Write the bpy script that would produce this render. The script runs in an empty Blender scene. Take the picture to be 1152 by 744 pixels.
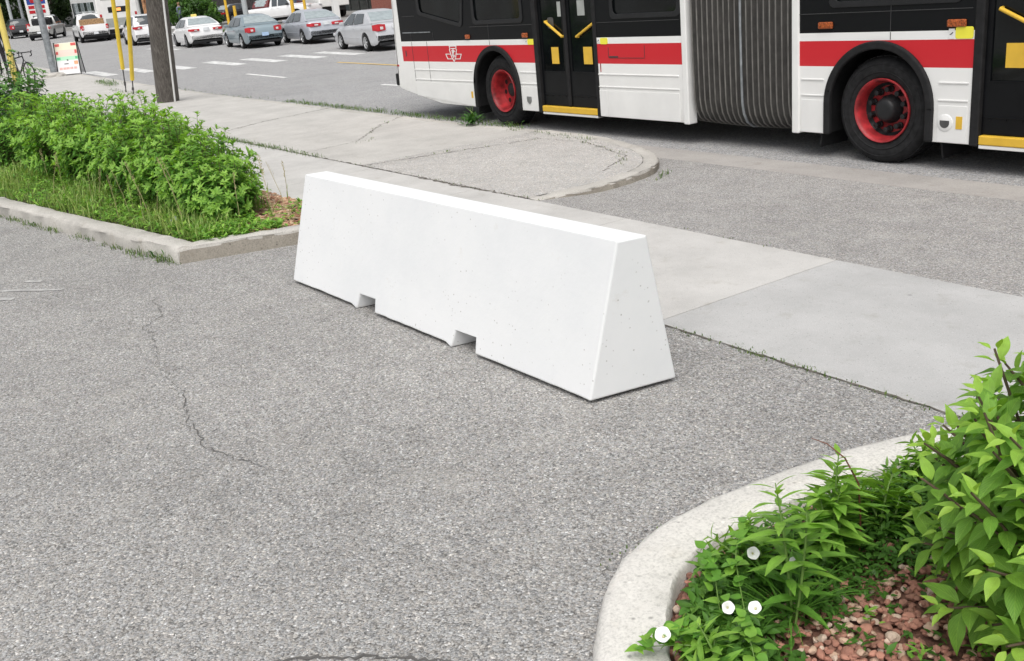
import bpy, bmesh, math, random
from mathutils import Vector, Matrix
R = math.radians
PI = math.pi
scene = bpy.context.scene
C = bpy.context.collection

# ------------------------------------------------------------------ camera
cam = bpy.data.cameras.new('camera'); camo = bpy.data.objects.new('camera', cam); C.objects.link(camo)
rx = (0.5682285, 0.8174815, -0.0940236)      # right
dn = (0.2192544, -0.2605453, -0.9402359)     # down
fw = (-0.7931229, 0.5136538, -0.3272857)     # forward
EYE = Vector((0, 0, 1.86))
m = Matrix(((rx[0], -dn[0], -fw[0], 0), (rx[1], -dn[1], -fw[1], 0), (rx[2], -dn[2], -fw[2], 0), (0, 0, 0, 1)))
camo.matrix_world = Matrix.Translation(EYE) @ m
cam.sensor_width = 36; cam.lens = 35.16; cam.clip_start = 0.05; cam.clip_end = 3000
scene.camera = camo

# ------------------------------------------------------------------ sky, sun, exposure
SUN_EL, SUN_AZ = 60, 318          # azimuth of the sun: degrees, counter-clockwise from +X
w = bpy.data.worlds.new('World'); scene.world = w; w.use_nodes = True
nt = w.node_tree; nt.nodes.clear()
sky = nt.nodes.new('ShaderNodeTexSky'); sky.sky_type = 'NISHITA'; sky.sun_disc = False
sky.sun_elevation = R(SUN_EL); sky.sun_rotation = R(90 - SUN_AZ)
sky.air_density = 1.0; sky.dust_density = 4.0
hs = nt.nodes.new('ShaderNodeHueSaturation'); hs.inputs['Saturation'].default_value = 0.22
bgn = nt.nodes.new('ShaderNodeBackground'); bgn.inputs['Strength'].default_value = 0.13
wo = nt.nodes.new('ShaderNodeOutputWorld')
nt.links.new(sky.outputs[0], hs.inputs['Color']); nt.links.new(hs.outputs[0], bgn.inputs['Color']); nt.links.new(bgn.outputs[0], wo.inputs[0])
sl = bpy.data.lights.new('sun', 'SUN'); sl.energy = 1.5; sl.angle = R(50); sl.color = (1.0, 0.965, 0.91)
so = bpy.data.objects.new('sun', sl); C.objects.link(so)
sd = Vector((math.cos(R(SUN_EL)) * math.cos(R(SUN_AZ)), math.cos(R(SUN_EL)) * math.sin(R(SUN_AZ)), math.sin(R(SUN_EL))))
so.rotation_euler = sd.to_track_quat('Z', 'Y').to_euler(); so.location = sd * 50
scene.view_settings.view_transform = 'Standard'; scene.view_settings.look = 'None'
scene.view_settings.exposure = 0.34; scene.view_settings.gamma = 1.0
scene.view_settings.use_curve_mapping = False
scene.cycles.max_bounces = 8; scene.cycles.transparent_max_bounces = 8

# ------------------------------------------------------------------ helpers
def T(x):
    """the street climbs beyond the stop: rise of the ground at x"""
    u = -20 - max(x, -115)
    if u <= 0: return 0.0
    return 0.001 * u * u if u < 10 else 0.02 * (u - 5)

class MB:
    def __init__(s):
        s.v = []; s.f = []; s.m = []; s.t = []; s.uv = []; s.flat = []
    def add(s, vs, fs, mat=0, tint=0.5, uv=None, flat=False):
        o = len(s.v); s.v.extend(vs)
        s.uv.extend(uv if uv else [(0, 0)] * len(vs))
        for f in fs:
            s.f.append([i + o for i in f]); s.m.append(mat); s.t.append(tint); s.flat.append(flat)
        return s
    def box(s, x0, x1, y0, y1, z0, z1, mat=0, tint=.5):
        vs = [(x, y, z) for x in (x0, x1) for y in (y0, y1) for z in (z0, z1)]
        return s.add(vs, [(0, 1, 3, 2), (4, 6, 7, 5), (0, 4, 5, 1), (2, 3, 7, 6), (0, 2, 6, 4), (1, 5, 7, 3)], mat, tint, flat=True)
    def cbox(s, x, y, z, a, b, c, mat=0, tint=.5):
        return s.box(x - a / 2, x + a / 2, y - b / 2, y + b / 2, z - c / 2, z + c / 2, mat, tint)
    def tube(s, pts, rad, n=8, mat=0, tint=.5, cap=True):
        pts = [Vector(p) for p in pts]
        rad = rad if isinstance(rad, (list, tuple)) else [rad] * len(pts)
        vs = []; fs = []; up = None
        for i, p in enumerate(pts):
            d = (pts[min(i + 1, len(pts) - 1)] - pts[max(i - 1, 0)]).normalized()
            if up is None: up = d.orthogonal().normalized()
            a = (up - d * up.dot(d)); a = a.normalized() if a.length > 1e-6 else d.orthogonal().normalized(); up = a
            b = d.cross(a)
            for k in range(n):
                t = 2 * PI * k / n
                vs.append(tuple(p + (a * math.cos(t) + b * math.sin(t)) * rad[i]))
        for i in range(len(pts) - 1):
            for k in range(n):
                fs.append((i * n + k, i * n + (k + 1) % n, (i + 1) * n + (k + 1) % n, (i + 1) * n + k))
        if cap:
            fs.append(tuple(range(n))[::-1]); fs.append(tuple((len(pts) - 1) * n + k for k in range(n)))
        return s.add(vs, fs, mat, tint)
    def lathe(s, prof, c, axis='Y', n=32, mat=0, tint=.5, close=False):
        """prof: (radius, along) pairs"""
        vs = []; fs = []
        for r, h in prof:
            for k in range(n):
                t = 2 * PI * k / n; a, b = r * math.cos(t), r * math.sin(t)
                p = (a, h, b) if axis == 'Y' else ((h, a, b) if axis == 'X' else (a, b, h))
                vs.append((p[0] + c[0], p[1] + c[1], p[2] + c[2]))
        N = len(prof)
        for i in range(N - (0 if close else 1)):
            j = (i + 1) % N
            for k in range(n):
                fs.append((i * n + k, i * n + (k + 1) % n, j * n + (k + 1) % n, j * n + k))
        return s.add(vs, fs, mat, tint)
    def plate(s, outer, holes, mp, th, mat=0, tint=.5):
        """a flat plate with holes: 2-D outlines, mp(a, b, depth) -> xyz, depth 0 .. th"""
        bm = bmesh.new(); es = []
        for loop in [outer] + list(holes):
            vv = [bm.verts.new((a, b, 0)) for a, b in loop]
            es += [bm.edges.new((vv[i], vv[(i + 1) % len(vv)])) for i in range(len(vv))]
        bmesh.ops.triangle_fill(bm, use_beauty=True, use_dissolve=False, edges=es, normal=(0, 0, 1))
        bm.verts.index_update()
        vs = [(v.co.x, v.co.y) for v in bm.verts]; n = len(vs)
        fs = [[v.index for v in f.verts] for f in bm.faces]
        out = list(fs) + [[i + n for i in f][::-1] for f in fs]
        for e in bm.edges:
            if len(e.link_faces) == 1:
                a, b = e.verts[0].index, e.verts[1].index
                out.append((a, b, b + n, a + n))
        bm.free()
        return s.add([mp(a, b, 0) for a, b in vs] + [mp(a, b, th) for a, b in vs], out, mat, tint, flat=True)
    def build(s, name, mats, parent=None, world=False, smooth=None, bevel=0, seg=2, recalc=False):
        me = bpy.data.meshes.new(name)
        vs = s.v
        if world and parent is not None:
            l = parent.location if parent.parent is None else parent.location + parent.parent.location
            vs = [(v[0] - l[0], v[1] - l[1], v[2] - l[2]) for v in vs]
        me.from_pydata(vs, [], s.f)
        mats = mats if isinstance(mats, (list, tuple)) else [mats]
        for q in mats: me.materials.append(q)
        me.polygons.foreach_set('material_index', s.m)
        at = me.attributes.new('tint', 'FLOAT', 'FACE'); at.data.foreach_set('value', s.t)
        if any(u != (0, 0) for u in s.uv[:64]) or any(u != (0, 0) for u in s.uv[-64:]):
            ul = me.uv_layers.new(name='UVMap'); li = [0] * len(me.loops); me.loops.foreach_get('vertex_index', li)
            ul.data.foreach_set('uv', [c for i in li for c in s.uv[i]])
        me.validate(); me.update()
        if recalc or bevel:
            bm = bmesh.new(); bm.from_mesh(me); bmesh.ops.recalc_face_normals(bm, faces=bm.faces); bm.to_mesh(me); bm.free()
        if smooth:
            me.shade_smooth(); me.set_sharp_from_angle(angle=R(smooth))
        o = bpy.data.objects.new(name, me); C.objects.link(o)
        if parent is not None: o.parent = parent
        if bevel:
            b = o.modifiers.new('bevel', 'BEVEL'); b.width = bevel; b.segments = seg; b.limit_method = 'ANGLE'; b.angle_limit = R(35)
        return o

def thing(name, label, cat, loc=(0, 0, 0), rz=0, group=None):
    o = bpy.data.objects.new(name, None); C.objects.link(o); o.empty_display_size = .2
    o.location = loc; o.rotation_euler = (0, 0, rz)
    return tag(o, label, cat, group)
def tag(o, label, cat, group=None, kind=None):
    if label: o['label'] = label
    if cat: o['category'] = cat
    if group: o['group'] = group
    if kind: o['kind'] = kind
    return o
def structure(o): o['kind'] = 'structure'; return o
def stuff(o, label, cat): return tag(o, label, cat, kind='stuff')
def copy_tree(o, parent=None):
    c = o.copy(); C.objects.link(c); c.parent = parent
    for ch in list(o.children): copy_tree(ch, c)
    return c

# ---- materials
def new_mat(name):
    mt = bpy.data.materials.new(name); mt.use_nodes = True
    n = mt.node_tree.nodes; b = n['Principled BSDF']
    return mt, mt.node_tree, b
def nd(t, typ, **kw):
    n = t.nodes.new(typ)
    for k, v in kw.items():
        if k in n.inputs: n.inputs[k].default_value = v
        else: setattr(n, k, v)
    return n
def ramp(t, stops, src=None, interp='LINEAR'):
    r = t.nodes.new('ShaderNodeValToRGB'); r.color_ramp.interpolation = interp
    e = r.color_ramp.elements
    while len(e) < len(stops): e.new(.5)
    for i, (p, c) in enumerate(stops):
        e[i].position = p
        e[i].color = (c, c, c, 1) if isinstance(c, (int, float)) else (*c, 1)
    if src is not None: t.links.new(src, r.inputs[0])
    return r
def mix(t, a, b, fac, mode='MIX'):
    x = t.nodes.new('ShaderNodeMix'); x.data_type = 'RGBA'; x.blend_type = mode
    for s, v in ((6, a), (7, b), (0, fac)):
        if hasattr(v, 'links'): t.links.new(v, x.inputs[s])
        elif s == 0: x.inputs[0].default_value = v
        else: x.inputs[s].default_value = (*v, 1) if len(v) == 3 else v
    return x.outputs[2]
def coords(t):
    return t.nodes.new('ShaderNodeTexCoord').outputs['Object']
def noise(t, co, scale, detail=4, rough=.55):
    n = nd(t, 'ShaderNodeTexNoise', Scale=scale, Detail=detail, Roughness=rough); t.links.new(co, n.inputs['Vector']); return n.outputs['Fac']
def voro(t, co, scale, feature='F1', rnd=1.0):
    v = t.nodes.new('ShaderNodeTexVoronoi'); v.feature = feature; v.inputs['Scale'].default_value = scale; v.inputs['Randomness'].default_value = rnd
    t.links.new(co, v.inputs['Vector']); return v
def bump(t, b, h, strength=.3, dist=.01):
    n = nd(t, 'ShaderNodeBump', Strength=strength, Distance=dist); t.links.new(h, n.inputs['Height']); t.links.new(n.outputs[0], b.inputs['Normal']); return n

def simple(name, col, rough=.5, metal=0, var=.08, vscale=6, coat=0, spec=.5, emit=None, bumpy=0, bscale=40):
    mt, t, b = new_mat(name); co = coords(t)
    f = noise(t, co, vscale, 3)
    lo = tuple(c * (1 - var * 2) for c in col); hi = tuple(min(1, c * (1 + var)) for c in col)
    r = ramp(t, [(.3, lo), (.7, hi)], f); t.links.new(r.outputs[0], b.inputs['Base Color'])
    b.inputs['Roughness'].default_value = rough; b.inputs['Metallic'].default_value = metal
    b.inputs['Coat Weight'].default_value = coat; b.inputs['Coat Roughness'].default_value = .05
    b.inputs['Specular IOR Level'].default_value = spec
    if emit:
        b.inputs['Emission Color'].default_value = (*col, 1); b.inputs['Emission Strength'].default_value = emit
    if bumpy: bump(t, b, noise(t, co, bscale, 5), bumpy, .01)
    return mt

def asphalt(name, dark, midc, light, cell=95, spread=1.0, warm=(1, .985, .96), patch=.5, bstr=.6):
    """aggregate: a stone per cell, most of them grey, some pale, some dark gaps"""
    mt, t, b = new_mat(name); co = coords(t)
    v1 = voro(t, co, cell); v2 = voro(t, co, cell * 2.1)
    sep = nd(t, 'ShaderNodeSeparateColor'); t.links.new(v1.outputs['Color'], sep.inputs[0])
    r1 = ramp(t, [(0, dark), (.16, dark * 1.5), (.36, midc * .9), (.76, midc * 1.12), (.92, light), (1, min(.85, light * 1.35))], sep.outputs[0])
    sep2 = nd(t, 'ShaderNodeSeparateColor'); t.links.new(v2.outputs['Color'], sep2.inputs[0])
    r2 = ramp(t, [(0, dark), (.28, midc * .75), (.75, midc * 1.1), (1, light)], sep2.outputs[1])
    pick = ramp(t, [(.42, 0), (.58, 1)], noise(t, co, cell * .9, 2))
    c = mix(t, r1.outputs[0], r2.outputs[0], pick.outputs[0])
    gap = ramp(t, [(.0, 1), (.62, 1), (.95, .42)], v1.outputs['Distance'])
    c = mix(t, c, gap.outputs[0], .65, 'MULTIPLY')
    hue = ramp(t, [(.3, (1, .97, .93)), (.7, (.97, .985, 1.0))], sep.outputs[2])
    c = mix(t, c, hue.outputs[0], 1.0, 'MULTIPLY')
    big = ramp(t, [(.28, 1 - .2 * patch), (.5, 1.0), (.75, 1 + .14 * patch)], noise(t, co, .7, 5, .62))
    c = mix(t, c, big.outputs[0], 1.0, 'MULTIPLY')
    med = ramp(t, [(.3, 1 - .22 * patch), (.55, 1.0), (.8, 1 + .1 * patch)], noise(t, co, 4.5, 6, .7))
    c = mix(t, c, med.outputs[0], 1.0, 'MULTIPLY')
    st = ramp(t, [(.60, 1), (.70, .86), (.8, .8)], noise(t, co, 1.35, 3, .5)); c = mix(t, c, st.outputs[0], patch, 'MULTIPLY')
    du = ramp(t, [(.55, 0), (.75, .35)], noise(t, co, 2.6, 7, .7)); c = mix(t, c, tuple(midc * q for q in (1.22, 1.19, 1.12)), du.outputs[0])
    c = mix(t, c, warm, 1.0, 'MULTIPLY')
    t.links.new(c, b.inputs['Base Color']); b.inputs['Roughness'].default_value = .9; b.inputs['Specular IOR Level'].default_value = .25
    inv = ramp(t, [(0, 1), (1, 0)], v1.outputs['Distance'])
    bump(t, b, inv.outputs[0], bstr * 1.3, .008)
    return mt

def concrete(name, col, speck=.5, stain=.5, fine=180, bstr=.25, dirt=(.55, .5, .42)):
    mt, t, b = new_mat(name); co = coords(t)
    a = ramp(t, [(.3, tuple(c * (1 - .22 * stain) for c in col)), (.6, col), (.85, tuple(min(.95, c * (1 + .12 * stain)) for c in col))], noise(t, co, 1.6, 8, .68))
    s2 = ramp(t, [(.3, 1 - .24 * speck), (.5, 1), (.72, 1 + .1 * speck)], noise(t, co, fine, 3, .7))
    c = mix(t, a.outputs[0], s2.outputs[0], 1.0, 'MULTIPLY')
    v = voro(t, co, fine * .35); sp = nd(t, 'ShaderNodeSeparateColor'); t.links.new(v.outputs['Color'], sp.inputs[0])
    dot = ramp(t, [(.12, 1), (.3, 0)], v.outputs['Distance']); sel = ramp(t, [(.74, 0), (.78, .5 * speck), (1, .8 * speck)], sp.outputs[0])
    c = mix(t, c, tuple(x * .45 for x in col), mix(t, (0, 0, 0), dot.outputs[0], sel.outputs[0]))
    sel2 = ramp(t, [(.16, .5 * speck), (.2, 0)], sp.outputs[1])
    c = mix(t, c, tuple(min(.9, x * 1.3) for x in col), mix(t, (0, 0, 0), dot.outputs[0], sel2.outputs[0]))
    d = ramp(t, [(.56, 0), (.75, .5 * stain)], noise(t, co, 5.5, 7, .72))
    c = mix(t, c, tuple(x * y for x, y in zip(col, dirt)), d.outputs[0])
    gv = voro(t, co, 2.6); gs = nd(t, 'ShaderNodeSeparateColor'); t.links.new(gv.outputs['Color'], gs.inputs[0])
    gd = ramp(t, [(.035, 1), (.055, 0)], gv.outputs['Distance']); gsel = ramp(t, [(.5, 0), (.52, .6)], gs.outputs[0])
    c = mix(t, c, tuple(x * .45 for x in col), mix(t, (0, 0, 0), gd.outputs[0], gsel.outputs[0]))          # trodden gum
    wz = ramp(t, [(.60, 0), (.72, .35)], noise(t, co, 2.1, 9, .75)); c = mix(t, c, tuple(min(.9, x * 1.18) for x in col), wz.outputs[0])
    t.links.new(c, b.inputs['Base Color']); b.inputs['Roughness'].default_value = .88; b.inputs['Specular IOR Level'].default_value = .25
    bump(t, b, noise(t, co, fine, 5, .7), bstr, .004)
    return mt

def leaf_mat(name, old, young, trans=.35, veins=False, rough=.45, sat_var=.25):
    mt, t, b = new_mat(name)
    a = nd(t, 'ShaderNodeAttribute', attribute_name='tint')
    r = ramp(t, [(0, tuple(c * .62 for c in old)), (.45, old), (1, young)], a.outputs['Fac'])
    c = r.outputs[0]
    co = coords(t)
    n = ramp(t, [(.3, 1 - sat_var), (.7, 1 + sat_var * .5)], noise(t, co, 25, 3))
    c = mix(t, c, n.outputs[0], 1, 'MULTIPLY')
    if veins:
        uv = t.nodes.new('ShaderNodeTexCoord').outputs['UV']
        sp = nd(t, 'ShaderNodeSeparateXYZ'); t.links.new(uv, sp.inputs[0])
        ab = nd(t, 'ShaderNodeMath', operation='ABSOLUTE'); t.links.new(sp.outputs[1], ab.inputs[0])          # |v| = distance from the midrib
        ml = nd(t, 'ShaderNodeMath', operation='MULTIPLY_ADD'); t.links.new(ab.outputs[0], ml.inputs[0]); ml.inputs[1].default_value = -.55; t.links.new(sp.outputs[0], ml.inputs[2])
        fr = nd(t, 'ShaderNodeMath', operation='MULTIPLY'); t.links.new(ml.outputs[0], fr.inputs[0]); fr.inputs[1].default_value = 7.5
        fc = nd(t, 'ShaderNodeMath', operation='FRACT'); t.links.new(fr.outputs[0], fc.inputs[0])
        side = ramp(t, [(0, .6), (.1, 1), (.5, .72), (.9, 1), (1, .6)], fc.outputs[0])
        midr = ramp(t, [(.0, 0), (.05, 1)], ab.outputs[0])
        vv = mix(t, (.55, .55, .55), side.outputs[0], midr.outputs[0])
        lt = ramp(t, [(.55, 1), (1, 0)], vv)
        c = mix(t, c, tuple(min(1, y * 1.25 + .02) for y in young), mix(t, (0, 0, 0), lt.outputs[0], .35))
        bump(t, b, vv, .5, .004)
    t.links.new(c, b.inputs['Base Color']); b.inputs['Roughness'].default_value = rough; b.inputs['Specular IOR Level'].default_value = .35
    tr = nd(t, 'ShaderNodeBsdfTranslucent')
    tc = mix(t, c, (1.25, 1.3, .5), 1, 'MULTIPLY'); t.links.new(tc, tr.inputs['Color'])
    mx = nd(t, 'ShaderNodeMixShader'); mx.inputs[0].default_value = trans
    out = t.nodes['Material Output']
    t.links.new(b.outputs[0], mx.inputs[1]); t.links.new(tr.outputs[0], mx.inputs[2]); t.links.new(mx.outputs[0], out.inputs[0])
    return mt

M = {}
M['lot'] = asphalt('parking asphalt', .115, .36, .57, cell=104, patch=.6, warm=(1, .985, .965))
M['drive'] = asphalt('driveway asphalt', .15, .40, .58, cell=108, patch=.6, warm=(1, .98, .96))
M['road'] = asphalt('road asphalt', .16, .37, .48, cell=60, patch=.4, warm=(.99, .99, 1.0), bstr=.3)
M['under'] = asphalt('ground asphalt', .1, .28, .4, cell=40, patch=.8, bstr=.2)
M['walk'] = concrete('sidewalk concrete', (.535, .524, .505), .8, .85)
M['walk_grey'] = concrete('grey sidewalk concrete', (.47, .468, .462), 1.0, .8)
M['blvd'] = concrete('boulevard concrete', (.51, .495, .468), .9, .8, fine=120)
M['aggregate'] = asphalt('exposed aggregate concrete', .33, .50, .63, cell=75, patch=.6, warm=(1, .975, .945))
M['kerb'] = concrete('kerb concrete', (.50, .48, .445), 1.2, 1.25, fine=110, bstr=.5)
M['kerb_new'] = concrete('pale kerb concrete', (.67, .65, .61), 1.1, .8, fine=95, bstr=.6, dirt=(.75, .7, .62))
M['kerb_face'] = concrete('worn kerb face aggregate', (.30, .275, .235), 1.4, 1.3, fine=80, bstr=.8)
M['gutter'] = concrete('gutter concrete', (.41, .39, .37), 1.0, .9, fine=90, bstr=.4)
M['soil'] = simple('bed soil', (.075, .055, .04), .95, var=.35, vscale=30, bumpy=.8, bscale=60)
M['crack'] = simple('crack dark', (.11, .105, .10), .95)
M['joint'] = simple('joint dirt', (.15, .135, .115), .95, var=.3, vscale=14)
M['old_paint'] = simple('worn parking paint', (.43, .425, .415), .8, var=.18, vscale=14)
M['paint_line'] = simple('road paint white', (.78, .78, .76), .7, var=.12, vscale=8)
M['paint_yellow'] = simple('road paint yellow', (.72, .5, .16), .7, var=.15, vscale=8)
M['black_rubber'] = simple('black rubber', (.014, .014, .015), .7, var=.2, vscale=12, spec=.3)
M['black_plastic'] = simple('black plastic', (.018, .0185, .02), .45, var=.1, spec=.3)
M['tyre'] = simple('tyre rubber', (.018, .018, .019), .8, var=.25, vscale=18, spec=.25)
M['bus_black'] = simple('bus black panel', (.0055, .006, .0072), .3, var=.12, spec=.2)
M['bus_glass'] = simple('dark tinted glass', (.0055, .007, .0075), .06, var=.3, vscale=2, spec=.35)
M['bus_white'] = simple('bus white paint', (.80, .80, .785), .4, var=.03, vscale=3, coat=.3)
M['bus_red'] = simple('bus red rim', (.40, .024, .03), .5, var=.35, vscale=7)
M['bus_yellow'] = simple('safety yellow', (.74, .46, .045), .45, var=.05)
M['label_yellow'] = simple('label yellow', (.84, .78, .06), .5, var=.03)
M['amber'] = simple('amber lens', (.42, .1, .025), .3, var=.4, vscale=60)
M['steel'] = simple('steel', (.42, .43, .44), .35, .9, var=.1)
M['steel_dark'] = simple('dark steel', (.12, .12, .12), .5, .6, var=.15)
M['galv'] = simple('galvanised steel', (.30, .32, .335), .55, .45, var=.18, vscale=9)
M['notice'] = simple('pale notice', (.36, .38, .36), .6)
M['yellow_guard'] = simple('yellow plastic guard', (.80, .58, .05), .5, var=.08, vscale=3)
M['yellow_post'] = simple('pale yellow plastic guard', (.82, .66, .18), .5, var=.08, vscale=3)

# ------------------------------------------------------------------ ground, lot, sidewalk, boulevard, road
def sheet(name, xs, y0, y1, z0, mat, z1=None, ny=1):
    """strip along the street: rows at xs, between y0 and y1 (numbers or functions of x), following the rise of the street"""
    b = MB(); vs = []; fs = []
    z1 = z0 if z1 is None else z1
    f0 = y0 if callable(y0) else (lambda x: y0); f1 = y1 if callable(y1) else (lambda x: y1)
    for x in xs:
        for k in range(ny + 1):
            t = k / ny
            vs.append((x, f0(x) + (f1(x) - f0(x)) * t, T(x) + z0 + (z1 - z0) * t))
    for i in range(len(xs) - 1):
        for k in range(ny):
            a = i * (ny + 1) + k; c = a + ny + 1
            fs.append((a, a + 1, c + 1, c) if xs[i + 1] < xs[i] else (a, c, c + 1, a + 1))
    b.add(vs, fs)
    return structure(b.build(name, mat))
XS = [14, 0, -8, -14, -20, -21, -22, -23, -24, -25, -26, -27, -28, -29, -30, -40, -60, -80, -115]
sheet('ground', [400, 0, -20] + [-20 - i for i in range(1, 11)] + [-50, -80, -115, -600], -400, 600, -.17, M['under'])
sheet('parking_lot', XS[:-4] + [-34], -14, 3.54, 0, M['lot'])
sheet('road', XS, 7.8, 21.5, -.11, M['road'])
sheet('gutter', XS, 7.38, 7.93, -.083, M['gutter'], -.104)
sheet('driveway', [14, 0, -3, -6, -9.4], 5.09, 5.8, -.004, M['drive'], -.058)
sheet('driveway', [14, 0, -3, -6, -9.4], 5.8, 7.39, -.058, M['drive'], -.084)

# sidewalk slabs, a fine open joint between neighbours; the joint at x = -3.97 is where the greyer, newer slab starts
b = MB()
edges = [14, 11, 8, 5, 2, -.97, -3.97, -6.0, -8.2, -10.4, -12.6, -14.8, -17, -19.2, -21.4, -23.6, -25.8, -28, -30.2, -33, -36, -40, -46, -52, -60]
rnd = random.Random(4)
for i in range(len(edges) - 1):
    x1, x0 = edges[i], edges[i + 1]; g = .003
    xs = [x0 + g, x1 - g]; vs = []
    for x in xs:
        for y, z in ((3.543, -.1), (3.543, .001), (3.552, .006), (5.068, .006), (5.077, .001), (5.077, -.1)): vs.append((x, y, T(x) + z))
    fs = [(k, k + 1, 7 + k, 6 + k) for k in range(5)] + [(0, 6, 11, 5)[::-1], (0, 1, 2, 3, 4, 5), (11, 10, 9, 8, 7, 6)]
    b.add(vs, [f[::-1] for f in fs], 1 if x1 <= -3.9 + .5 and x0 > -4.2 or x1 > -3.9 else 0)
structure(b.build('sidewalk', [M['walk'], M['walk_grey']], recalc=True))

# boulevard: old concrete between sidewalk and road, its end rounded by a kerb nose
nose = [(-60, 8.0), (-40, 8.0), (-28, 7.98), (-20, 7.9), (-16, 7.78), (-12.6, 7.7), (-11.4, 7.72), (-10.4, 7.78), (-9.5, 7.72), (-8.7, 7.52), (-8.15, 7.3), (-7.8, 7.08), (-7.54, 6.82), (-7.36, 6.5), (-7.25, 6.1), (-7.21, 5.7), (-7.22, 5.35), (-7.24, 5.082)]
def smooth_path(p, n=6):
    out = []
    for i in range(len(p) - 1):
        p0, p1, p2, p3 = p[max(i - 1, 0)], p[i], p[i + 1], p[min(i + 2, len(p) - 1)]
        for k in range(n):
            t = k / n
            out.append(tuple(.5 * ((2 * b_) + (c_ - a_) * t + (2 * a_ - 5 * b_ + 4 * c_ - d_) * t * t + (3 * b_ - a_ - 3 * c_ + d_) * t ** 3) for a_, b_, c_, d_ in zip(p0, p1, p2, p3)))
    out.append(tuple(p[-1])); return out
npth = smooth_path(nose[5:], 5); npth = nose[:5] + npth
KW = .17
def offset(path, d):
    out = []
    for i, p in enumerate(path):
        a = path[max(i - 1, 0)]; c = path[min(i + 1, len(path) - 1)]
        tx, ty = c[0] - a[0], c[1] - a[1]; l = math.hypot(tx, ty) or 1
        out.append((p[0] - ty / l * d, p[1] + tx / l * d))
    return out
inn = offset(npth, -KW)
inn[-1] = (inn[-1][0], 5.082)
def blvd_mat_x(x): return 0
b = MB(); vs = []; fs = []; mi = []
rows = 7
for i, p in enumerate(inn):
    for k in range(rows + 1):
        y = 5.082 + (p[1] - 5.082) * k / rows
        vs.append((p[0], y, T(p[0]) + .004))
half = [i for i, p in enumerate(inn) if p[0] < -10.6]
cut = half[-1]
f_old = [(i * (rows + 1) + k, (i + 1) * (rows + 1) + k, (i + 1) * (rows + 1) + k + 1, i * (rows + 1) + k + 1) for i in range(cut) for k in range(rows)]
f_new = [(i * (rows + 1) + k, (i + 1) * (rows + 1) + k, (i + 1) * (rows + 1) + k + 1, i * (rows + 1) + k + 1) for i in range(cut, len(inn) - 1) for k in range(rows)]
b.add(vs, f_old, 0); b.add(vs, f_new, 1)
structure(b.build('boulevard', [M['blvd'], M['aggregate']], recalc=True))

def kerb_sweep(name, outer, width, z_top, z_bot, mat, rough=.004, seed=1, side=-1, rnd_top=.02, batter=.015, face=None):
    """kerb swept along its outer foot; side -1: the body lies to the right of the path"""
    r = random.Random(seed); b = MB(); vs = []; fs = []
    prof = [(0, z_bot), (batter * .7, z_top - rnd_top * 1.6), (batter, z_top - rnd_top), (batter + rnd_top * .35, z_top - rnd_top * .3), (batter + rnd_top, z_top), (width * .5, z_top + .002), (width - .01, z_top), (width, z_top - .012), (width, z_bot)]
    offs = [offset(outer, side * d) for d, z in prof]
    n = len(prof)
    for i in range(len(outer)):
        for k in range(n):
            z = prof[k][1]; j = rough if 0 < k < n - 1 else rough * .4
            vs.append((offs[k][i][0] + r.uniform(-j, j), offs[k][i][1] + r.uniform(-j, j), T(outer[i][0]) + z + (r.uniform(-j, j) * .6 if k else 0)))
    for i in range(len(outer) - 1):
        for k in range(n - 1): fs.append((i * n + k, (i + 1) * n + k, (i + 1) * n + k + 1, i * n + k + 1))
    fs += [tuple(range(n)), tuple((len(outer) - 1) * n + k for k in range(n))[::-1]]
    b.add(vs, fs)
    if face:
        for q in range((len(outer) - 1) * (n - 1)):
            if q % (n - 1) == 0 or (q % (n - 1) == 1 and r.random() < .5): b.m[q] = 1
    return structure(b.build(name, [mat, face] if face else mat, recalc=True, smooth=50))
def densify(p, step):
    out = [p[0]]
    for a, c in zip(p, p[1:]):
        l = math.hypot(c[0] - a[0], c[1] - a[1]); k = max(1, int(l / step))
        out += [(a[0] + (c[0] - a[0]) * t / k, a[1] + (c[1] - a[1]) * t / k) for t in range(1, k + 1)]
    return out
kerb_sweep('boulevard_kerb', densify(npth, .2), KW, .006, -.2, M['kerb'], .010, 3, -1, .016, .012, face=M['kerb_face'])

# planting island on the left: two straight kerbs meeting at a corner
lk_front = densify([(-24, -.45), (-12.07, 1.36), (-7.93, 2.065)], .12)
lk_end = densify([(-7.925, 2.07), (-7.66, 3.02), (-7.52, 3.535)], .1)
kerb_sweep('island_kerb_front', lk_front, .19, .13, -.05, M['kerb'], .010, 5, 1, .025, .012)
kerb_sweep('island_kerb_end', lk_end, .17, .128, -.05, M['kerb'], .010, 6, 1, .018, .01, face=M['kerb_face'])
def poly_sheet(name, pts, z, mat, amp=.02, seed=0, cell=.25):
    """a lumpy ground patch inside an outline"""
    r = random.Random(seed); bm = bmesh.new()
    vv = [bm.verts.new((x, y, 0)) for x, y in pts]; es = [bm.edges.new((vv[i], vv[(i + 1) % len(vv)])) for i in range(len(vv))]
    bmesh.ops.triangle_fill(bm, use_beauty=True, edges=es, normal=(0, 0, 1))
    for _ in range(6):
        lng = [e for e in bm.edges if e.calc_length() > cell]
        if not lng: break
        bmesh.ops.subdivide_edges(bm, edges=lng, cuts=1); bmesh.ops.triangulate(bm, faces=bm.faces)
    for v in bm.verts:
        v.co.z = T(v.co.x) + z + r.uniform(-amp, amp)
        if v.is_boundary: v.co.z = T(v.co.x) + z
    for f in bm.faces:
        if f.normal.z < 0: f.normal_flip()
    me = bpy.data.meshes.new(name); bm.to_mesh(me); bm.free(); me.materials.append(mat); me.shade_smooth()
    o = bpy.data.objects.new(name, me); C.objects.link(o); return structure(o)
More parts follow.
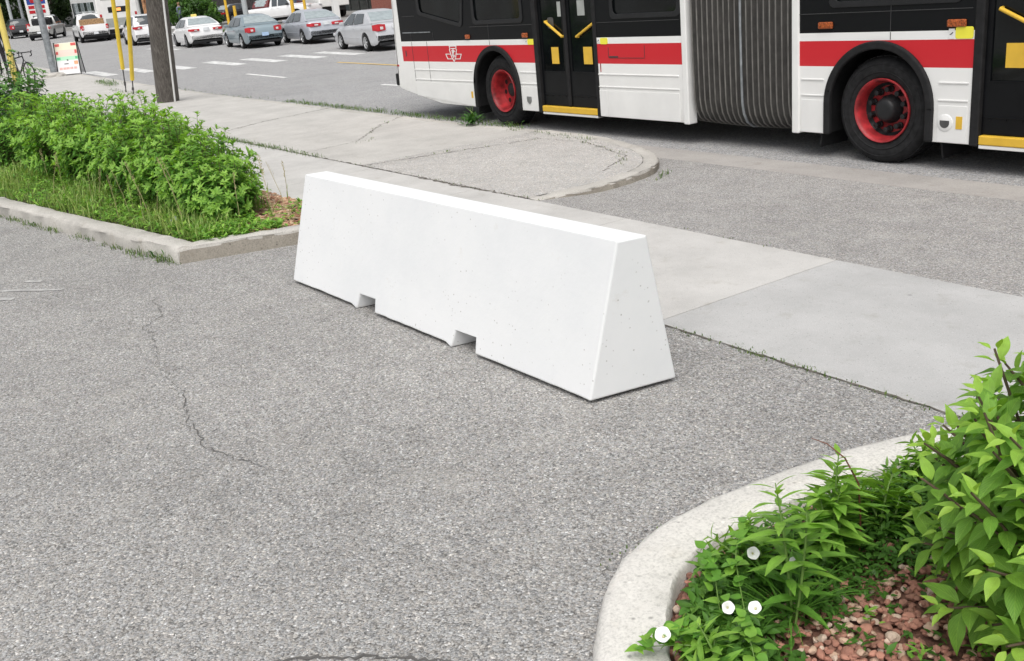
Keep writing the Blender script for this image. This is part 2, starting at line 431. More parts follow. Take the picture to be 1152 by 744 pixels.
poly_sheet('planting_bed', [(-24, -.25), (-12.1, 1.5), (-8.12, 2.19), (-7.84, 3.0), (-7.7, 3.54), (-24, 3.54)], .075, M['soil'], .02, 1, .4)

# planting island on the right: one curved pale kerb
rk = smooth_path([(3.0, .75), (1.2, .8), (.2, .86), (-.6, .95), (-1.15, 1.05), (-1.55, 1.17), (-1.8, 1.3), (-1.96, 1.43), (-2.09, 1.57), (-2.19, 1.72), (-2.26, 1.94), (-2.275, 2.19), (-2.25, 2.45), (-2.2, 2.77), (-2.11, 3.08), (-2.02, 3.3), (-1.92, 3.535)], 6)
kerb_sweep('island_kerb_round', rk, .225, .11, -.05, M['kerb_new'], .0035, 8, -1, .035, .02)
inner = [p for p in offset(rk, -.21)]
poly_sheet('gravel_bed', inner[4:] + [(3.0, 3.535), (3.0, 1.0)], .045, simple('red stone dust', (.21, .105, .075), .95, var=.3, vscale=50, bumpy=.5, bscale=90), .012, 2, .2)

# road paint
def quad_mark(b, pts, z=-.106):
    b.add([(x, y, T(x) + z) for x, y in pts], [(0, 1, 2, 3)])
b = MB()
for x0, x1 in ((-30.4, -27.4), (-21.6, -18.6), (-12.8, -9.8), (-4, -1), (4.8, 7.8)):
    quad_mark(b, [(x0, 11.0), (x1, 11.0), (x1, 11.13), (x0, 11.13)])
structure(b.build('lane_markings', M['paint_line'], recalc=True))
b = MB()
for x0, x1, y in ((-30.2, -24.6, 13.95), (-24.4, 10, 13.95), (-24.4, 10, 14.2)):
    quad_mark(b, [(x0, y), (x1, y), (x1, y + .12), (x0, y + .12)])
structure(b.build('centre_line_markings', M['paint_yellow'], recalc=True))
b = MB()
for x, y in ((-38.9, 8.75), (-38.2, 9.9), (-37.3, 11.0), (-36.2, 12.4), (-35.3, 13.5), (-34.6, 14.7), (-33.9, 15.8)):
    quad_mark(b, [(x - 1.7, y - .25), (x + 1.7, y - .25), (x + 1.7, y + .25), (x - 1.7, y + .25)])
for x, y in ((-50.9, 14.6), (-51.5, 16)):
    quad_mark(b, [(x - 2, y - .3), (x + 2, y - .3), (x + 2, y + .3), (x - 2, y + .3)])
M['worn_line'] = simple('worn crosswalk paint', (.66, .66, .65), .75, var=.2, vscale=5)
structure(b.build('crosswalk_markings', M['worn_line'], recalc=True))
# scraps of old parking paint
b = MB()
for p in ([(-8.45, .72), (-7.95, 1.17), (-7.98, 1.2), (-8.48, .76)], [(-8.25, .62), (-8.0, .83), (-8.05, .87), (-8.3, .66)], [(-8.5, 1.0), (-8.38, 1.1), (-8.42, 1.13), (-8.54, 1.03)]):
    quad_mark(b, p, .004)
structure(b.build('parking_lot_markings', M['old_paint'], recalc=True))

# cracks in the asphalt and open joints in the concrete
def ribbon(b, pts, w, jit, seed, z=.004, step=.03):
    r = random.Random(seed); p = densify(pts, step); q = [(x + r.gauss(0, jit), y + r.gauss(0, jit)) for x, y in p]
    a = [max(.0005, w * r.uniform(.15, 1.3)) for _ in q]
    L_ = offset(q, .5); vs = []
    for i, (x, y) in enumerate(q):
        nx, ny = L_[i][0] - x, L_[i][1] - y; l = math.hypot(nx, ny) or 1
        for s in (-1, 1): vs.append((x + s * nx / l * a[i], y + s * ny / l * a[i], T(x) + z))
    b.add(vs, [(2 * i, 2 * i + 1, 2 * i + 3, 2 * i + 2) for i in range(len(q) - 1)])
b = MB()
ribbon(b, [(-7.06, 1.6), (-6.85, 1.58), (-6.6, 1.53), (-6.42, 1.36), (-6.25, 1.38)], .0026, .010, 1)
ribbon(b, [(-6.25, 1.38), (-5.9, 1.3), (-5.5, 1.22), (-5.08, 1.2)], .002, .014, 2)
ribbon(b, [(-5.08, 1.2), (-4.63, 1.1), (-4.32, 1.07), (-4.1, 1.12), (-3.95, 1.155)], .0032, .009, 3)
ribbon(b, [(-3.95, 1.155), (-3.75, 1.24)], .0012, .010, 4)
ribbon(b, [(-2.62, .66), (-2.5, .82), (-2.38, .96), (-2.28, 1.05), (-2.19, 1.14)], .006, .006, 5, step=.02)
structure(b.build('pavement_crack', M['crack'], recalc=True))
b = MB()
ribbon(b, [(-4.05, 3.528), (-2.0, 3.532)], .009, .003, 6, step=.05)
ribbon(b, [(-16.2, 5.12), (-16.9, 6.3), (-17.4, 7.8)], .01, .02, 7, .008)
ribbon(b, [(-12.5, 5.1), (-12.7, 6.0), (-13.9, 7.0), (-14.5, 7.7)], .006, .02, 8, .008)
ribbon(b, [(-10.7, 5.1), (-10.5, 5.9), (-10.2, 7.2)], .007, .02, 9, .008)
ribbon(b, [(-10.4, 7.25), (-9.4, 7.36), (-8.7, 7.15), (-8.15, 6.95), (-7.95, 6.6), (-7.75, 6.3)], .005, .015, 10, .008)
ribbon(b, [(-10.4, 5.082), (-7.3, 5.082)], .008, .012, 11, .009)
ribbon(b, [(-9.3, 5.06), (-8.0, 5.05)], .016, .012, 12, .0095)
ribbon(b, [(-18, 5.082), (-10.4, 5.082)], .012, .008, 13, .009)
structure(b.build('joint_crack', M['joint'], recalc=True))

# ------------------------------------------------------------------ concrete barrier
def barrier():
    mt, t, bs = new_mat('barrier white paint'); co = coords(t)
    a = ramp(t, [(.3, (.72, .735, .745)), (.55, (.765, .775, .78)), (.8, (.79, .795, .80))], noise(t, co, 1.8, 7, .65))
    v = voro(t, co, 38); sp = nd(t, 'ShaderNodeSeparateColor'); t.links.new(v.outputs['Color'], sp.inputs[0])
    hole = ramp(t, [(.06, 1), (.2, 0)], v.outputs['Distance'])
    sel = ramp(t, [(.70, 0), (.74, 1)], sp.outputs[0])
    area = ramp(t, [(.42, 0), (.6, 1)], noise(t, co, 1.7, 2))
    pit = mix(t, (0, 0, 0), hole.outputs[0], sel.outputs[0]); pit = mix(t, (0, 0, 0), pit, area.outputs[0])
    c = mix(t, a.outputs[0], (.36, .35, .33), pit)
    # grime rubbed into the lower edge and a few rusty smears
    sz = nd(t, 'ShaderNodeSeparateXYZ'); t.links.new(co, sz.inputs[0])
    low = ramp(t, [(0, .7), (.03, 0)], sz.outputs[2])
    dn_ = ramp(t, [(.42, 0), (.62, .8)], noise(t, co, 22, 5, .7))
    c = mix(t, c, (.42, .39, .35), mix(t, (0, 0, 0), dn_.outputs[0], low.outputs[0]))
    sm = ramp(t, [(.62, 0), (.76, .38)], noise(t, co, 7, 9, .76)); c = mix(t, c, (.56, .52, .46), sm.outputs[0])
    t.links.new(c, bs.inputs['Base Color']); bs.inputs['Roughness'].default_value = .66; bs.inputs['Specular IOR Level'].default_value = .35
    h = mix(t, noise(t, co, 30, 6, .6), (0, 0, 0), pit)
    bump(t, bs, h, .22, .006)
    o = thing('concrete_barrier', 'long white painted concrete barrier standing on the grey asphalt', 'barrier', (-4.99, 2.80, 0))
    # outline of the front face (x, z) with the two forklift notches, swept over four depth lines
    B_FL, B_FR, B_BR, B_BL = (-6.59, 2.463, 0), (-3.366, 2.561, 0), (-3.28, 3.03, 0), (-6.50, 2.93, 0)
    T_FL, T_FR, T_BR, T_BL = (-6.502, 2.648, .75), (-3.2955, 2.726, .75), (-3.268, 2.875, .75), (-6.473, 2.80, .75)
    X0, X1, H = -6.66, -3.345, .752
    def top_x(x): return x + (.035 if x < -5 else .02)
    n1, n2 = (-5.68, -5.44), (-4.55, -4.31)
    r = random.Random(2)
    bot = []
    def run(a, c, k):
        for i in range(k): bot.append((a + (c - a) * i / k, r.choice((.020, .0205, .021, .0215, .022, .0235))))
    run(X0, n1[0], 12)
    bot.extend([(n1[0], .0), (n1[0] + .025, .098), (n1[1] - .012, .102)]); run(n1[1], n2[0], 14)
    bot.extend([(n2[0], .0), (n2[0] + .028, .104), (n2[1] - .012, .107)]); run(n2[1], X1, 12); bot.append((X1, .017))
    outline = bot + [(X1 + .02, H), (X0 + .035, H)]
    vs = []; fs = []
    def yy(z, s): # front (s=-1) and rear face of the tapering section
        hw = .237 - (.237 - .083) * z / H
        return 2.797 + s * hw
    bm = bmesh.new()
    loops = []
    for s in (-1, 1):
        vv = [bm.verts.new((x, yy(z, s), z)) for x, z in outline]
        es = [bm.edges.new((vv[i], vv[(i + 1) % len(vv)])) for i in range(len(vv))]
        bmesh.ops.triangle_fill(bm, use_beauty=True, use_dissolve=False, edges=es); loops.append(vv)
    n = len(outline)
    for i in range(n):
        j = (i + 1) % n
        bm.faces.new((loops[0][i], loops[0][j], loops[1][j], loops[1][i]))
    bmesh.ops.recalc_face_normals(bm, faces=bm.faces)
    # the cast block is not quite square: fit its eight corners
    BC = {(0, -1, 0): B_FL, (1, -1, 0): B_FR, (1, 1, 0): B_BR, (0, 1, 0): B_BL, (0, -1, 1): T_FL, (1, -1, 1): T_FR, (1, 1, 1): T_BR, (0, 1, 1): T_BL}
    for v in bm.verts:
        z = v.co.z / H; u = (v.co.x - (X0 + .035 * z)) / ((X1 + .02 * z) - (X0 + .035 * z)); s_ = 1 if v.co.y > 2.797 else -1
        lerp = lambda k: Vector(BC[(0, s_, k)]).lerp(Vector(BC[(1, s_, k)]), u)
        p = lerp(0).lerp(lerp(1), z); v.co.x, v.co.y = p.x, p.y
    for v in bm.verts: v.co -= o.location
    me = bpy.data.meshes.new('barrier_body'); bm.to_mesh(me); bm.free(); me.materials.append(mt)
    b = bpy.data.objects.new('barrier_body', me); C.objects.link(b); b.parent = o
    bv = b.modifiers.new('bevel', 'BEVEL'); bv.width = .010; bv.segments = 3; bv.limit_method = 'ANGLE'; bv.angle_limit = R(40)
barrier()

# ------------------------------------------------------------------ articulated bus
BY, BZ = 8.2, -.11                       # near side of the body, road level
def arc(cx, cz, r, a0, a1, n=24): return [(cx + r * math.cos(R(a0 + (a1 - a0) * i / n)), cz + r * math.sin(R(a0 + (a1 - a0) * i / n))) for i in range(n + 1)]
def rounded(x0, x1, z0, z1, r=.06, n=5):
    return arc(x0 + r, z0 + r, r, 180, 270, n) + arc(x1 - r, z0 + r, r, 270, 360, n) + arc(x1 - r, z1 - r, r, 0, 90, n) + arc(x0 + r, z1 - r, r, 90, 180, n)
def side(d0): return lambda a, b, d: (a, BY - d0 + d, b)     # plate whose outer face stands d0 proud of the side
def round_poly(pts, r=.06, n=5):
    out = []
    for i, p in enumerate(pts):
        a = Vector(pts[i - 1]); b = Vector(p); c = Vector(pts[(i + 1) % len(pts)])
        u = (a - b).normalized(); v = (c - b).normalized()
        for k in range(n + 1):
            t = k / n; q0 = b + u * r; q1 = b + v * r
            out.append(tuple(q0.lerp(b, t).lerp(b.lerp(q1, t), t)))
    return out

def bus_paint():
    mt, t, b = new_mat('bus livery paint'); co = coords(t)
    s = nd(t, 'ShaderNodeSeparateXYZ'); t.links.new(co, s.inputs[0])
    def gt(sock, v):
        g = nd(t, 'ShaderNodeMath', operation='GREATER_THAN'); t.links.new(sock, g.inputs[0]); g.inputs[1].default_value = v; return g.outputs[0]
    white = (.80, .80, .785)
    c = mix(t, white, (.56, .026, .035), gt(s.outputs[2], .80 - BZ))
    c = mix(t, c, white, gt(s.outputs[2], 1.04 - BZ))
    c = mix(t, c, (.0055, .006, .0072), gt(s.outputs[2], 1.115 - BZ))
    c = mix(t, white, c, gt(s.outputs[0], BUS_REAR_POST))
    d = ramp(t, [(.38, .06), (.75, .5)], noise(t, co, 4, 8, .72)); lo = ramp(t, [(.22, 1), (.6, .3), (1.0, 0)], s.outputs[2])
    c = mix(t, c, (.42, .40, .36), mix(t, (0, 0, 0), d.outputs[0], lo.outputs[0]))
    t.links.new(c, b.inputs['Base Color']); b.inputs['Roughness'].default_value = .35; b.inputs['Specular IOR Level'].default_value = .22
    return mt
bus = thing('articulated_bus', 'long white, red and black articulated bus standing at the curb lane', 'bus', (-7.7, BY, BZ))
BUS_REAR_POST = -15.13 - bus.location.x
M['livery'] = bus_paint(); M['trim'] = simple('black trim', (.05, .05, .052), .4)
RW, MW = -12.40, -5.985                  # arch centres: rear and middle axle
AZ, AR = .44, .577
def arch_pts(cx, zb): return [(cx - AR, zb)] + arc(cx, AZ, AR, 180, 0, 28) + [(cx + AR, zb)]
D0, D1 = -11.36, -10.10                   # rear door
E0, E1 = -4.985, -3.70                    # next door
# rear section side
win1 = round_poly([(-14.42, 1.55), (-13.22, 1.345), (-13.13, 1.8), (-13.13, 2.35), (-14.45, 2.35)], .07)
win2 = rounded(-12.84, -11.66, 1.375, 2.35); win3 = rounded(-9.74, -8.61, 1.37, 2.35)
outer = [(-15.40, .40), (-15.28, .345), (-14.32, .20), (-14.0, .155)] + arch_pts(RW, .145) + [(D0, .145), (D0, 2.42), (D1, 2.42), (D1, .145), (-8.545, .145), (-8.545, 2.75), (-15.20, 2.75), (-15.33, 1.15)]
b = MB(); b.plate(outer, [win1, win2, win3], side(0), .05)
b.build('side_panel', M['livery'], bus, world=True, bevel=.006)
# forward section side
FW_ = .55
wins_f = [rounded(-6.49, -5.2, 1.385, 2.35), rounded(-3.45, -1.9, 1.385, 2.35), rounded(-1.75, .1, 1.385, 2.35)]
outer = [(-6.925, .145)] + arch_pts(MW, .145) + [(E0 - .045, .145), (E0 - .045, 2.42), (E1, 2.42), (E1, .145)] + arch_pts(FW_, .145) + [(1.55, .145), (1.55, 2.42), (2.75, 2.42), (2.75, .16), (3.0, .2), (3.05, 1.0), (2.9, 2.75), (-6.925, 2.75)]
b = MB(); b.plate(outer, wins_f, side(0), .05)
b.build('side_panel', M['livery'], bus, world=True, bevel=.006)
# glass in rubber
def window(outline, name='window'):
    b = MB(); c = (sum(p[0] for p in outline) / len(outline), sum(p[1] for p in outline) / len(outline))
    b.plate([(c[0] + (x - c[0]) * 1.0, c[1] + (z - c[1]) * 1.0) for x, z in outline], [], side(-.014), .01)
    g = b.build('window', M['bus_glass'], bus, world=True)
    f = MB(); big = [(c[0] + (x - c[0]) * 1.075 , c[1] + (z - c[1]) * 1.085) for x, z in outline]; sm = [(c[0] + (x - c[0]) * .975, c[1] + (z - c[1]) * .97) for x, z in outline]
    f.plate(big, [sm], side(.012), .011)
    f.build('window_frame', M['black_plastic'], g, bevel=.004, world=False) if False else None
    l = bus.location
    f.v = [(x - l.x, y - l.y, z - l.z) for x, y, z in f.v]
    f.build('window_frame', M['black_plastic'], g, bevel=.004)
for o_ in [win1, win2, win3] + wins_f: window(o_)
# roof, far side, floor, ends
def body_shell(x0, x1, name, rear=False, front=False):
    b = MB(); W_ = 2.55; prof = []
    prof += [(BY + .051, 2.4), (BY + .0, 2.752), (BY + .05, 2.9), (BY + .2, 3.0), (BY + W_ / 2, 3.05), (BY + W_ - .2, 3.0), (BY + W_ - .05, 2.9), (BY + W_, 2.7), (BY + W_, .15), (BY + W_ - .05, .15)]
    vs = [(x, y, z) for x in (x0, x1) for y, z in prof]; n = len(prof)
    b.add(vs, [(i, i + 1, n + i + 1, n + i) for i in range(1, n - 1)])
    o = b.build(name, M['bus_white'], bus, world=True, smooth=40); return o
body_shell(-15.26, -8.545, 'roof_shell'); body_shell(-6.925, 2.95, 'roof_shell')
b = MB()
for x0, x1 in ((-15.2, RW - AR - .03), (RW + AR + .03, -8.6), (-6.87, MW - AR - .03), (MW + AR + .03, FW_ - AR - .03), (FW_ + AR + .03, 2.8)):
    b.box(x0, x1, BY + .055, BY + 2.49, .22 if x0 > -15 else .38, .30 if x0 > -15 else .42)
for cx in (RW, MW, FW_): b.box(cx - AR - .05, cx + AR + .05, BY + .5, BY + 2.05, .25, .32)
b.box(-8.6, -6.87, BY + .25, BY + 2.3, .24, .30)
b.build('underfloor', M['black_rubber'], bus, world=True)
# interior: floor block and dark inner panels so that nothing shows through
b = MB(); b.box(-15.1, -8.6, BY + .14, BY + 2.45, 1.12, 1.14); b.box(-6.87, 2.8, BY + .14, BY + 2.45, 1.12, 1.14)
b.build('cabin_floor', M['black_plastic'], bus, world=True)
# rear face
b = MB(); b.plate([(BY, .40), (BY + 2.55, .40), (BY + 2.55, 2.75), (BY + 2.35, 2.98), (BY + .2, 2.98), (BY, 2.75)], [], lambda a, c, d: (-15.405 + d + (c - .4) * .075, a, c), .05)
b.build('rear_panel', M['bus_white'], bus, world=True, bevel=.01)
b = MB(); b.box(-15.46, -15.36, BY - .014, BY + 2.56, .40, .60); b.build('rear_bumper', M['black_rubber'], bus, world=True, bevel=.02)
b = MB(); b.box(-15.37, -15.30, BY - .005, BY + .05, .715, .745); b.build('tail_reflector', M['bus_red'], bus, world=True)
b = MB(); b.plate(rounded(BY + .25, BY + 2.3, 1.5, 2.4, .08), [], lambda a, c, d: (-15.43 + d + (c - .4) * .075, a, c), .02); b.build('rear_window', M['bus_glass'], bus, world=True)
# front face with windscreen
b = MB(); b.plate([(BY, .2), (BY + 2.55, .2), (BY + 2.55, 2.75), (BY + 2.35, 2.98), (BY + .2, 2.98), (BY, 2.75)], [rounded(BY + .12, BY + 2.43, 1.05, 2.45, .12)], lambda a, c, d: (3.02 + d - (c - .2) * .05, a, c), .05)
b.build('front_panel', M['bus_white'], bus, world=True, bevel=.01)
b = MB(); b.plate(rounded(BY + .12, BY + 2.43, 1.05, 2.45, .12), [], lambda a, c, d: (3.03 + d - (c - .2) * .05, a, c), .015); b.build('windscreen', M['bus_glass'], bus, world=True)
for y in (BY + .3, BY + 2.25):
    b = MB(); b.lathe([(.001, .07), (.09, .06), (.1, .0)], (3.03, y, .7), 'X', 20); b.build('headlight', M['notice'], bus, world=True, smooth=40)

# raised skirt panels, each with its own seams
def skirt(x0, x1, z0a=.15, z0b=.15):
    b = MB(); b.plate([(x0, z0a), (x1, z0b), (x1, .475), (x0, .475)], [], side(.005), .006)
    o = b.build('skirt_panel', M['bus_white'], bus, world=True, bevel=.003)
    for z in (.512, .665):
        q = MB(); q.box(x0, x1, BY - .009, BY + .002, z, z + .014); q.build('rub_rail', M['bus_white'], bus, world=True, bevel=.003)
    return o
skirt(-14.78, -13.03, .262, .15)
skirt(-11.80, -11.40); skirt(-10.075, -9.93); skirt(-9.92, -8.63)
skirt(-6.87, MW - AR - .035); skirt(MW + AR + .06, E0 - .08); skirt(E1 + .02, FW_ - AR - .05); skirt(FW_ + AR + .05, 1.5)
# dark hairline seams in the paint, each a part
def seam(x0, x1, z0, z1, d=.0035):
    b = MB(); b.box(x0, x1, BY - d, BY + .001, z0, z1); b.build('panel_seam', M['trim'], bus, world=True)
for x, z0, z1 in ((-14.785, .49, 1.11), (-14.3, .49, 1.11), (-12.5, 1.045, 1.11), (-5.86, 1.045, 1.11), (-9.86, .875, 1.0)): seam(x, x + .006, z0, z1)
for x, z0, z1 in ((-5.86, 1.12, 1.37), (-12.5, 1.12, 1.36), (-14.785, 1.12, 1.24), (-14.08, 1.12, 1.24), (-3.6, .5, 1.36)): seam(x, x + .005, z0, z1)
seam(-9.85, -9.2, .868, .873); seam(-9.198, -9.193, .875, 1.02); seam(-9.84, -9.68, .877, .892, .006); seam(-15.02, -14.99, .88, .97, .004)
# light bright trims on the black
b = MB(); b.box(-15.03, -14.15, BY - .012, BY + .001, 1.243, 1.258); b.build('trim_strip', M['galv'], bus, world=True)
for x0, x1, z in ((-15.0, -14.6, 1.50), (-10.05, -8.6, 1.29), (-6.9, -5.06, 1.292), (-13.0, D0 - .06, 1.30)):
    b = MB(); b.box(x0, x1, BY - .006, BY + .001, z, z + .006); b.build('trim_strip', M['trim'], bus, world=True)

def wheel_arch(cx):
    b = MB()
    ring = [(cx - AR - .02, .145)] + arc(cx, AZ, AR + .02, 180, 0, 28) + [(cx + AR + .02, .145), (cx + AR - .055, .145)] + arc(cx, AZ, AR - .055, 0, 180, 28) + [(cx - AR + .055, .145)]
    b.plate(ring, [], side(.035), .05)
    o = b.build('wheel_arch', M['black_rubber'], bus, world=True, bevel=.015)
    # inside of the well
    w_ = MB(); n = 30; a = [(cx - AR, .15)] + arc(cx, AZ, AR - .003, 180, 0, n) + [(cx + AR, .15)]
    vs = [(x, y, z) for y in (BY + .02, BY + .62) for x, z in a]; k = len(a)
    w_.add(vs, [(i, i + 1, k + i + 1, k + i) for i in range(k - 1)] + [tuple(range(k, 2 * k))])
    l = bus.location; w_.v = [(x - l.x, y - l.y, z - l.z) for x, y, z in w_.v]
    w_.build('wheel_well', M['black_rubber'], o)
for cx in (RW, MW, FW_): wheel_arch(cx)
def flap(x, y0, y1, z0, z1, lean=.05):
    b = MB(); b.add([(x + d, y, z) for y in (y0, y1) for d, z in ((0, z1), (.015, z1), (.015 - lean, z0), (-lean, z0))], [(0, 1, 2, 3), (7, 6, 5, 4), (0, 4, 5, 1), (1, 5, 6, 2), (2, 6, 7, 3), (3, 7, 4, 0)], flat=True)
    b.build('mud_flap', M['black_rubber'], bus, world=True)
flap(-6.62, BY + .03, BY + .45, .0, .26); flap(-5.36, BY + .05, BY + .5, -.0, .26, -.04); flap(-6.82, BY + .3, BY + .7, .0, .25)
flap(-13.05, BY + .08, BY + .5, .02, .26)

def bus_wheel(cx, hub_big, y=BY + .055):
    root = MB(); c = (cx, y, BZ + .5)
    tp = [(.285, .06), (.30, .015), (.33, .0), (.40, -.012), (.45, -.005), (.478, .02), (.492, .05), (.5, .08), (.5, .26), (.48, .30), (.40, .32), (.29, .30)]
    root.lathe(tp, c, 'Y', 56)
    for rr in (.36, .43):
        root.lathe([(rr - .006, -.0075 if rr < .4 else -.0085), (rr, -.0135 if rr < .4 else -.0125), (rr + .006, -.009 if rr < .4 else -.008)], c, 'Y', 56)
    for k in range(40):       # tread blocks
        a = 2 * PI * k / 40; x, z = cx + .499 * math.sin(a), BZ + .5 + .499 * math.cos(a)
        for yy_ in (.09, .165, .24):
            h = .0; ca, sa = math.cos(a), math.sin(a); hw, hd, hy = .032, .005, .03
            vs = [(x + ca * i * hw + sa * j * hd, y + yy_ + q * hy, z - sa * i * hw + ca * j * hd) for i in (-1, 1) for q in (-1, 1) for j in (-1, 1)]
            root.add(vs, [(0, 1, 3, 2), (4, 6, 7, 5), (0, 4, 5, 1), (2, 3, 7, 6), (0, 2, 6, 4), (1, 5, 7, 3)], flat=True)
    wo_ = root.build('wheel', M['tyre'], bus, world=True, smooth=40, recalc=True)
    l = bus.location
    def sub(mb, name, mat, sm=40):
        mb.v = [(a - l.x, b_ - l.y, d - l.z) for a, b_, d in mb.v]; return mb.build(name, mat, wo_, smooth=sm, recalc=True)
    r_ = MB()
    deep = .175 if not hub_big else .15
    r_.lathe([(.292, .05), (.302, -.004), (.297, -.012), (.287, -.008), (.276, .012), (.268, .03), (.262, .07), (.25, deep * .8), (.235, deep), (.12, deep - .005), (.1, deep - .02), (.001, deep - .02)], c, 'Y', 56)
    sub(r_, 'rim', M['bus_red'])
    h = MB()
    if hub_big:
        h.lathe([(.138, deep), (.135, deep - .03), (.118, deep - .05), (.112, deep - .10), (.085, deep - .125), (.05, deep - .13), (.001, deep - .13)], c, 'Y', 12)
        ring = .188
    else:
        h.lathe([(.1, deep), (.095, deep - .03), (.06, deep - .05), (.001, deep - .055)], c, 'Y', 24); ring = .0
    if hub_big:
        for k in range(10):
            a = 2 * PI * (k + .5) / 10; x, z = cx + ring * math.cos(a), c[2] + ring * math.sin(a)
            h.lathe([(.033, deep), (.033, deep - .025), (.027, deep - .03), (.025, deep - .085), (.001, deep - .09)], (x, y, z), 'Y', 8)
        h.lathe([(.262, deep - .055), (.235, deep - .012), (.222, deep - .006)], c, 'Y', 40)
    else:
        for k in range(8):
            a = 2 * PI * (k + .25) / 8; x, z = cx + .185 * math.cos(a), c[2] + .185 * math.sin(a)
            h.lathe([(.034, deep - .004), (.001, deep - .003)], (x, y, z), 'Y', 16)
    sub(h, 'hub', M['black_plastic'])
bus_wheel(RW + .06, False); bus_wheel(MW + .015, True); bus_wheel(FW_, True)
for cx in (RW + .06, MW + .015, FW_):      # far-side wheels
    b = MB(); b.lathe([(.001, .02), (.28, .02), (.3, 0), (.5, .03), (.5, .27), (.3, .3), (.001, .3)], (cx, BY + 2.2, BZ + .5), 'Y', 32); b.build('wheel', M['tyre'], bus, world=True, smooth=40)

# bellows between the sections
def bellows():
    mt, t, bs = new_mat('bellows fabric'); co = coords(t)
    r_ = ramp(t, [(.25, (.042, .04, .038)), (.6, (.078, .075, .07)), (.85, (.105, .10, .095))], noise(t, co, 7, 6, .65)); t.links.new(r_.outputs[0], bs.inputs['Base Color']); bs.inputs['Roughness'].default_value = .7
    b = MB(); n = 19; x0, x1 = -8.49, -6.975; p = (x1 - x0) / n
    xs = []; ds = []; kinds = []
    for i in range(n):
        for f, d in ((.0, .0), (.1, .048), (.28, .06), (.5, .062), (.72, .06), (.9, .048)):
            xs.append(x0 + (i + f) * p); ds.append(d)
    xs.append(x1); ds.append(0)
    # profile down the side and round underneath, (inset factor, z)
    path = [(BY + .03, 2.8), (BY + .02, 2.2), (BY + .015, 1.2), (BY + .02, .7), (BY + .028, .42), (BY + .045, .30), (BY + .085, .205), (BY + .15, .15), (BY + .3, .125), (BY + 1.2, .12)]
    nor = [(-1, 0)] * 4 + [(-1, -.1), (-.9, -.4), (-.7, -.7), (-.4, -.9), (-.1, -1), (0, -1)]
    vs = []
    for x, d in zip(xs, ds):
        u = (x - x0) / (x1 - x0) * 2 - 1
        sag = .02 * (1 - u * u)
        for (y, z), (ny, nz) in zip(path, nor): vs.append((x, y - d * ny * -1 * -1 * -1, z - (sag if z < .6 else 0) + d * nz * .6) if False else (x, y + .06 + ny * (.06 - d) * -1 * -1, z - (sag if z < .6 else 0) - nz * d * .5))
    k = len(path); fs = [(i * k + j, i * k + j + 1, (i + 1) * k + j + 1, (i + 1) * k + j) for i in range(len(xs) - 1) for j in range(k - 1)]
    b.add(vs, fs)
    o = b.build('bellows', mt, bus, world=True, smooth=50, recalc=True)
    rb = MB(); l = bus.location
    for i in range(n + 1):
        x = x0 + i * p; u = (x - x0) / (x1 - x0) * 2 - 1; sag = .02 * (1 - u * u)
        pts = [(x, y + .06 + ny * .062, z - (sag if z < .6 else 0)) for (y, z), (ny, nz) in zip(path, nor)]
        rb.tube(pts, .0085 if i != 10 else .015, 6, 0 if i != 10 else 1)
    rb.v = [(a - l.x, c - l.y, d - l.z) for a, c, d in rb.v]
    rb.build('bellows_ribs', [simple('rib trim', (.155, .148, .138), .5, var=.2), M['galv']], o, smooth=60)
    top = MB(); top.box(x0, x1, BY + .1, BY + 2.45, 2.72, 2.95); top.box(x0, x1, BY + 2.4, BY + 2.5, .2, 2.8); top.v = [(a - l.x, c - l.y, d - l.z) for a, c, d in top.v]
    top.build('bellows_cover', mt, o)
    for x0_, x1_ in ((-8.56, -8.475), (-6.985, -6.895)):
        q = MB(); q.box(x0_, x1_, BY - .018, BY + .12, .13, 2.8); q.build('end_frame', M['bus_white'], bus, world=True, bevel=.012)
bellows()

# doors
def door_leaf(x0, x1, zsill, handle, sticker, notice):
    b = MB(); z1 = 2.38; f = .05
    b.plate([(x0, zsill), (x1, zsill), (x1, z1), (x0, z1)], [[(x0 + f, .69), (x1 - f, .69), (x1 - f, z1 - .06), (x0 + f, z1 - .06)]], side(-.035), .03)
    b.box(x0 + f, x1 - f, BY + .031, BY + .037, .685, .693)
    b.box(x0 + .03, x1 - .03, BY + .026, BY + .036, zsill + .14, zsill + .15)
    for k in range(4): b.cbox(x0 + (x1 - x0) * (k + .5) / 4, BY + .033, zsill + .125, .012, .01, .012)
    o = b.build('door_leaf', M['bus_black'], bus, world=True, bevel=.006)
    l = bus.location
    def sub(mb, name, mat, **kw): mb.v = [(a - l.x, c - l.y, d - l.z) for a, c, d in mb.v]; return mb.build(name, mat, o, **kw)
    g = MB(); g.box(x0 + f, x1 - f, BY + .05, BY + .056, .69, z1 - .06); sub(g, 'door_glass', M['bus_glass'])
    if handle:
        (ax, az), (bx, bz) = handle
        h = MB(); h.tube([(ax, BY + .048, az), (ax, BY + .012, az), (bx, BY + .012, bz), (bx, BY + .048, bz)], .018, 10); sub(h, 'grab_rail', M['bus_yellow'], smooth=50)
    if sticker:
        s = MB(); s.box(*sticker[:2], BY + .046, BY + .0495, *sticker[2:]); sub(s, 'sticker', M['bus_yellow'])
    if notice:
        s = MB(); s.box(*notice[:2], BY + .046, BY + .0495, *notice[2:]); sub(s, 'notice', M['notice'])
    return o
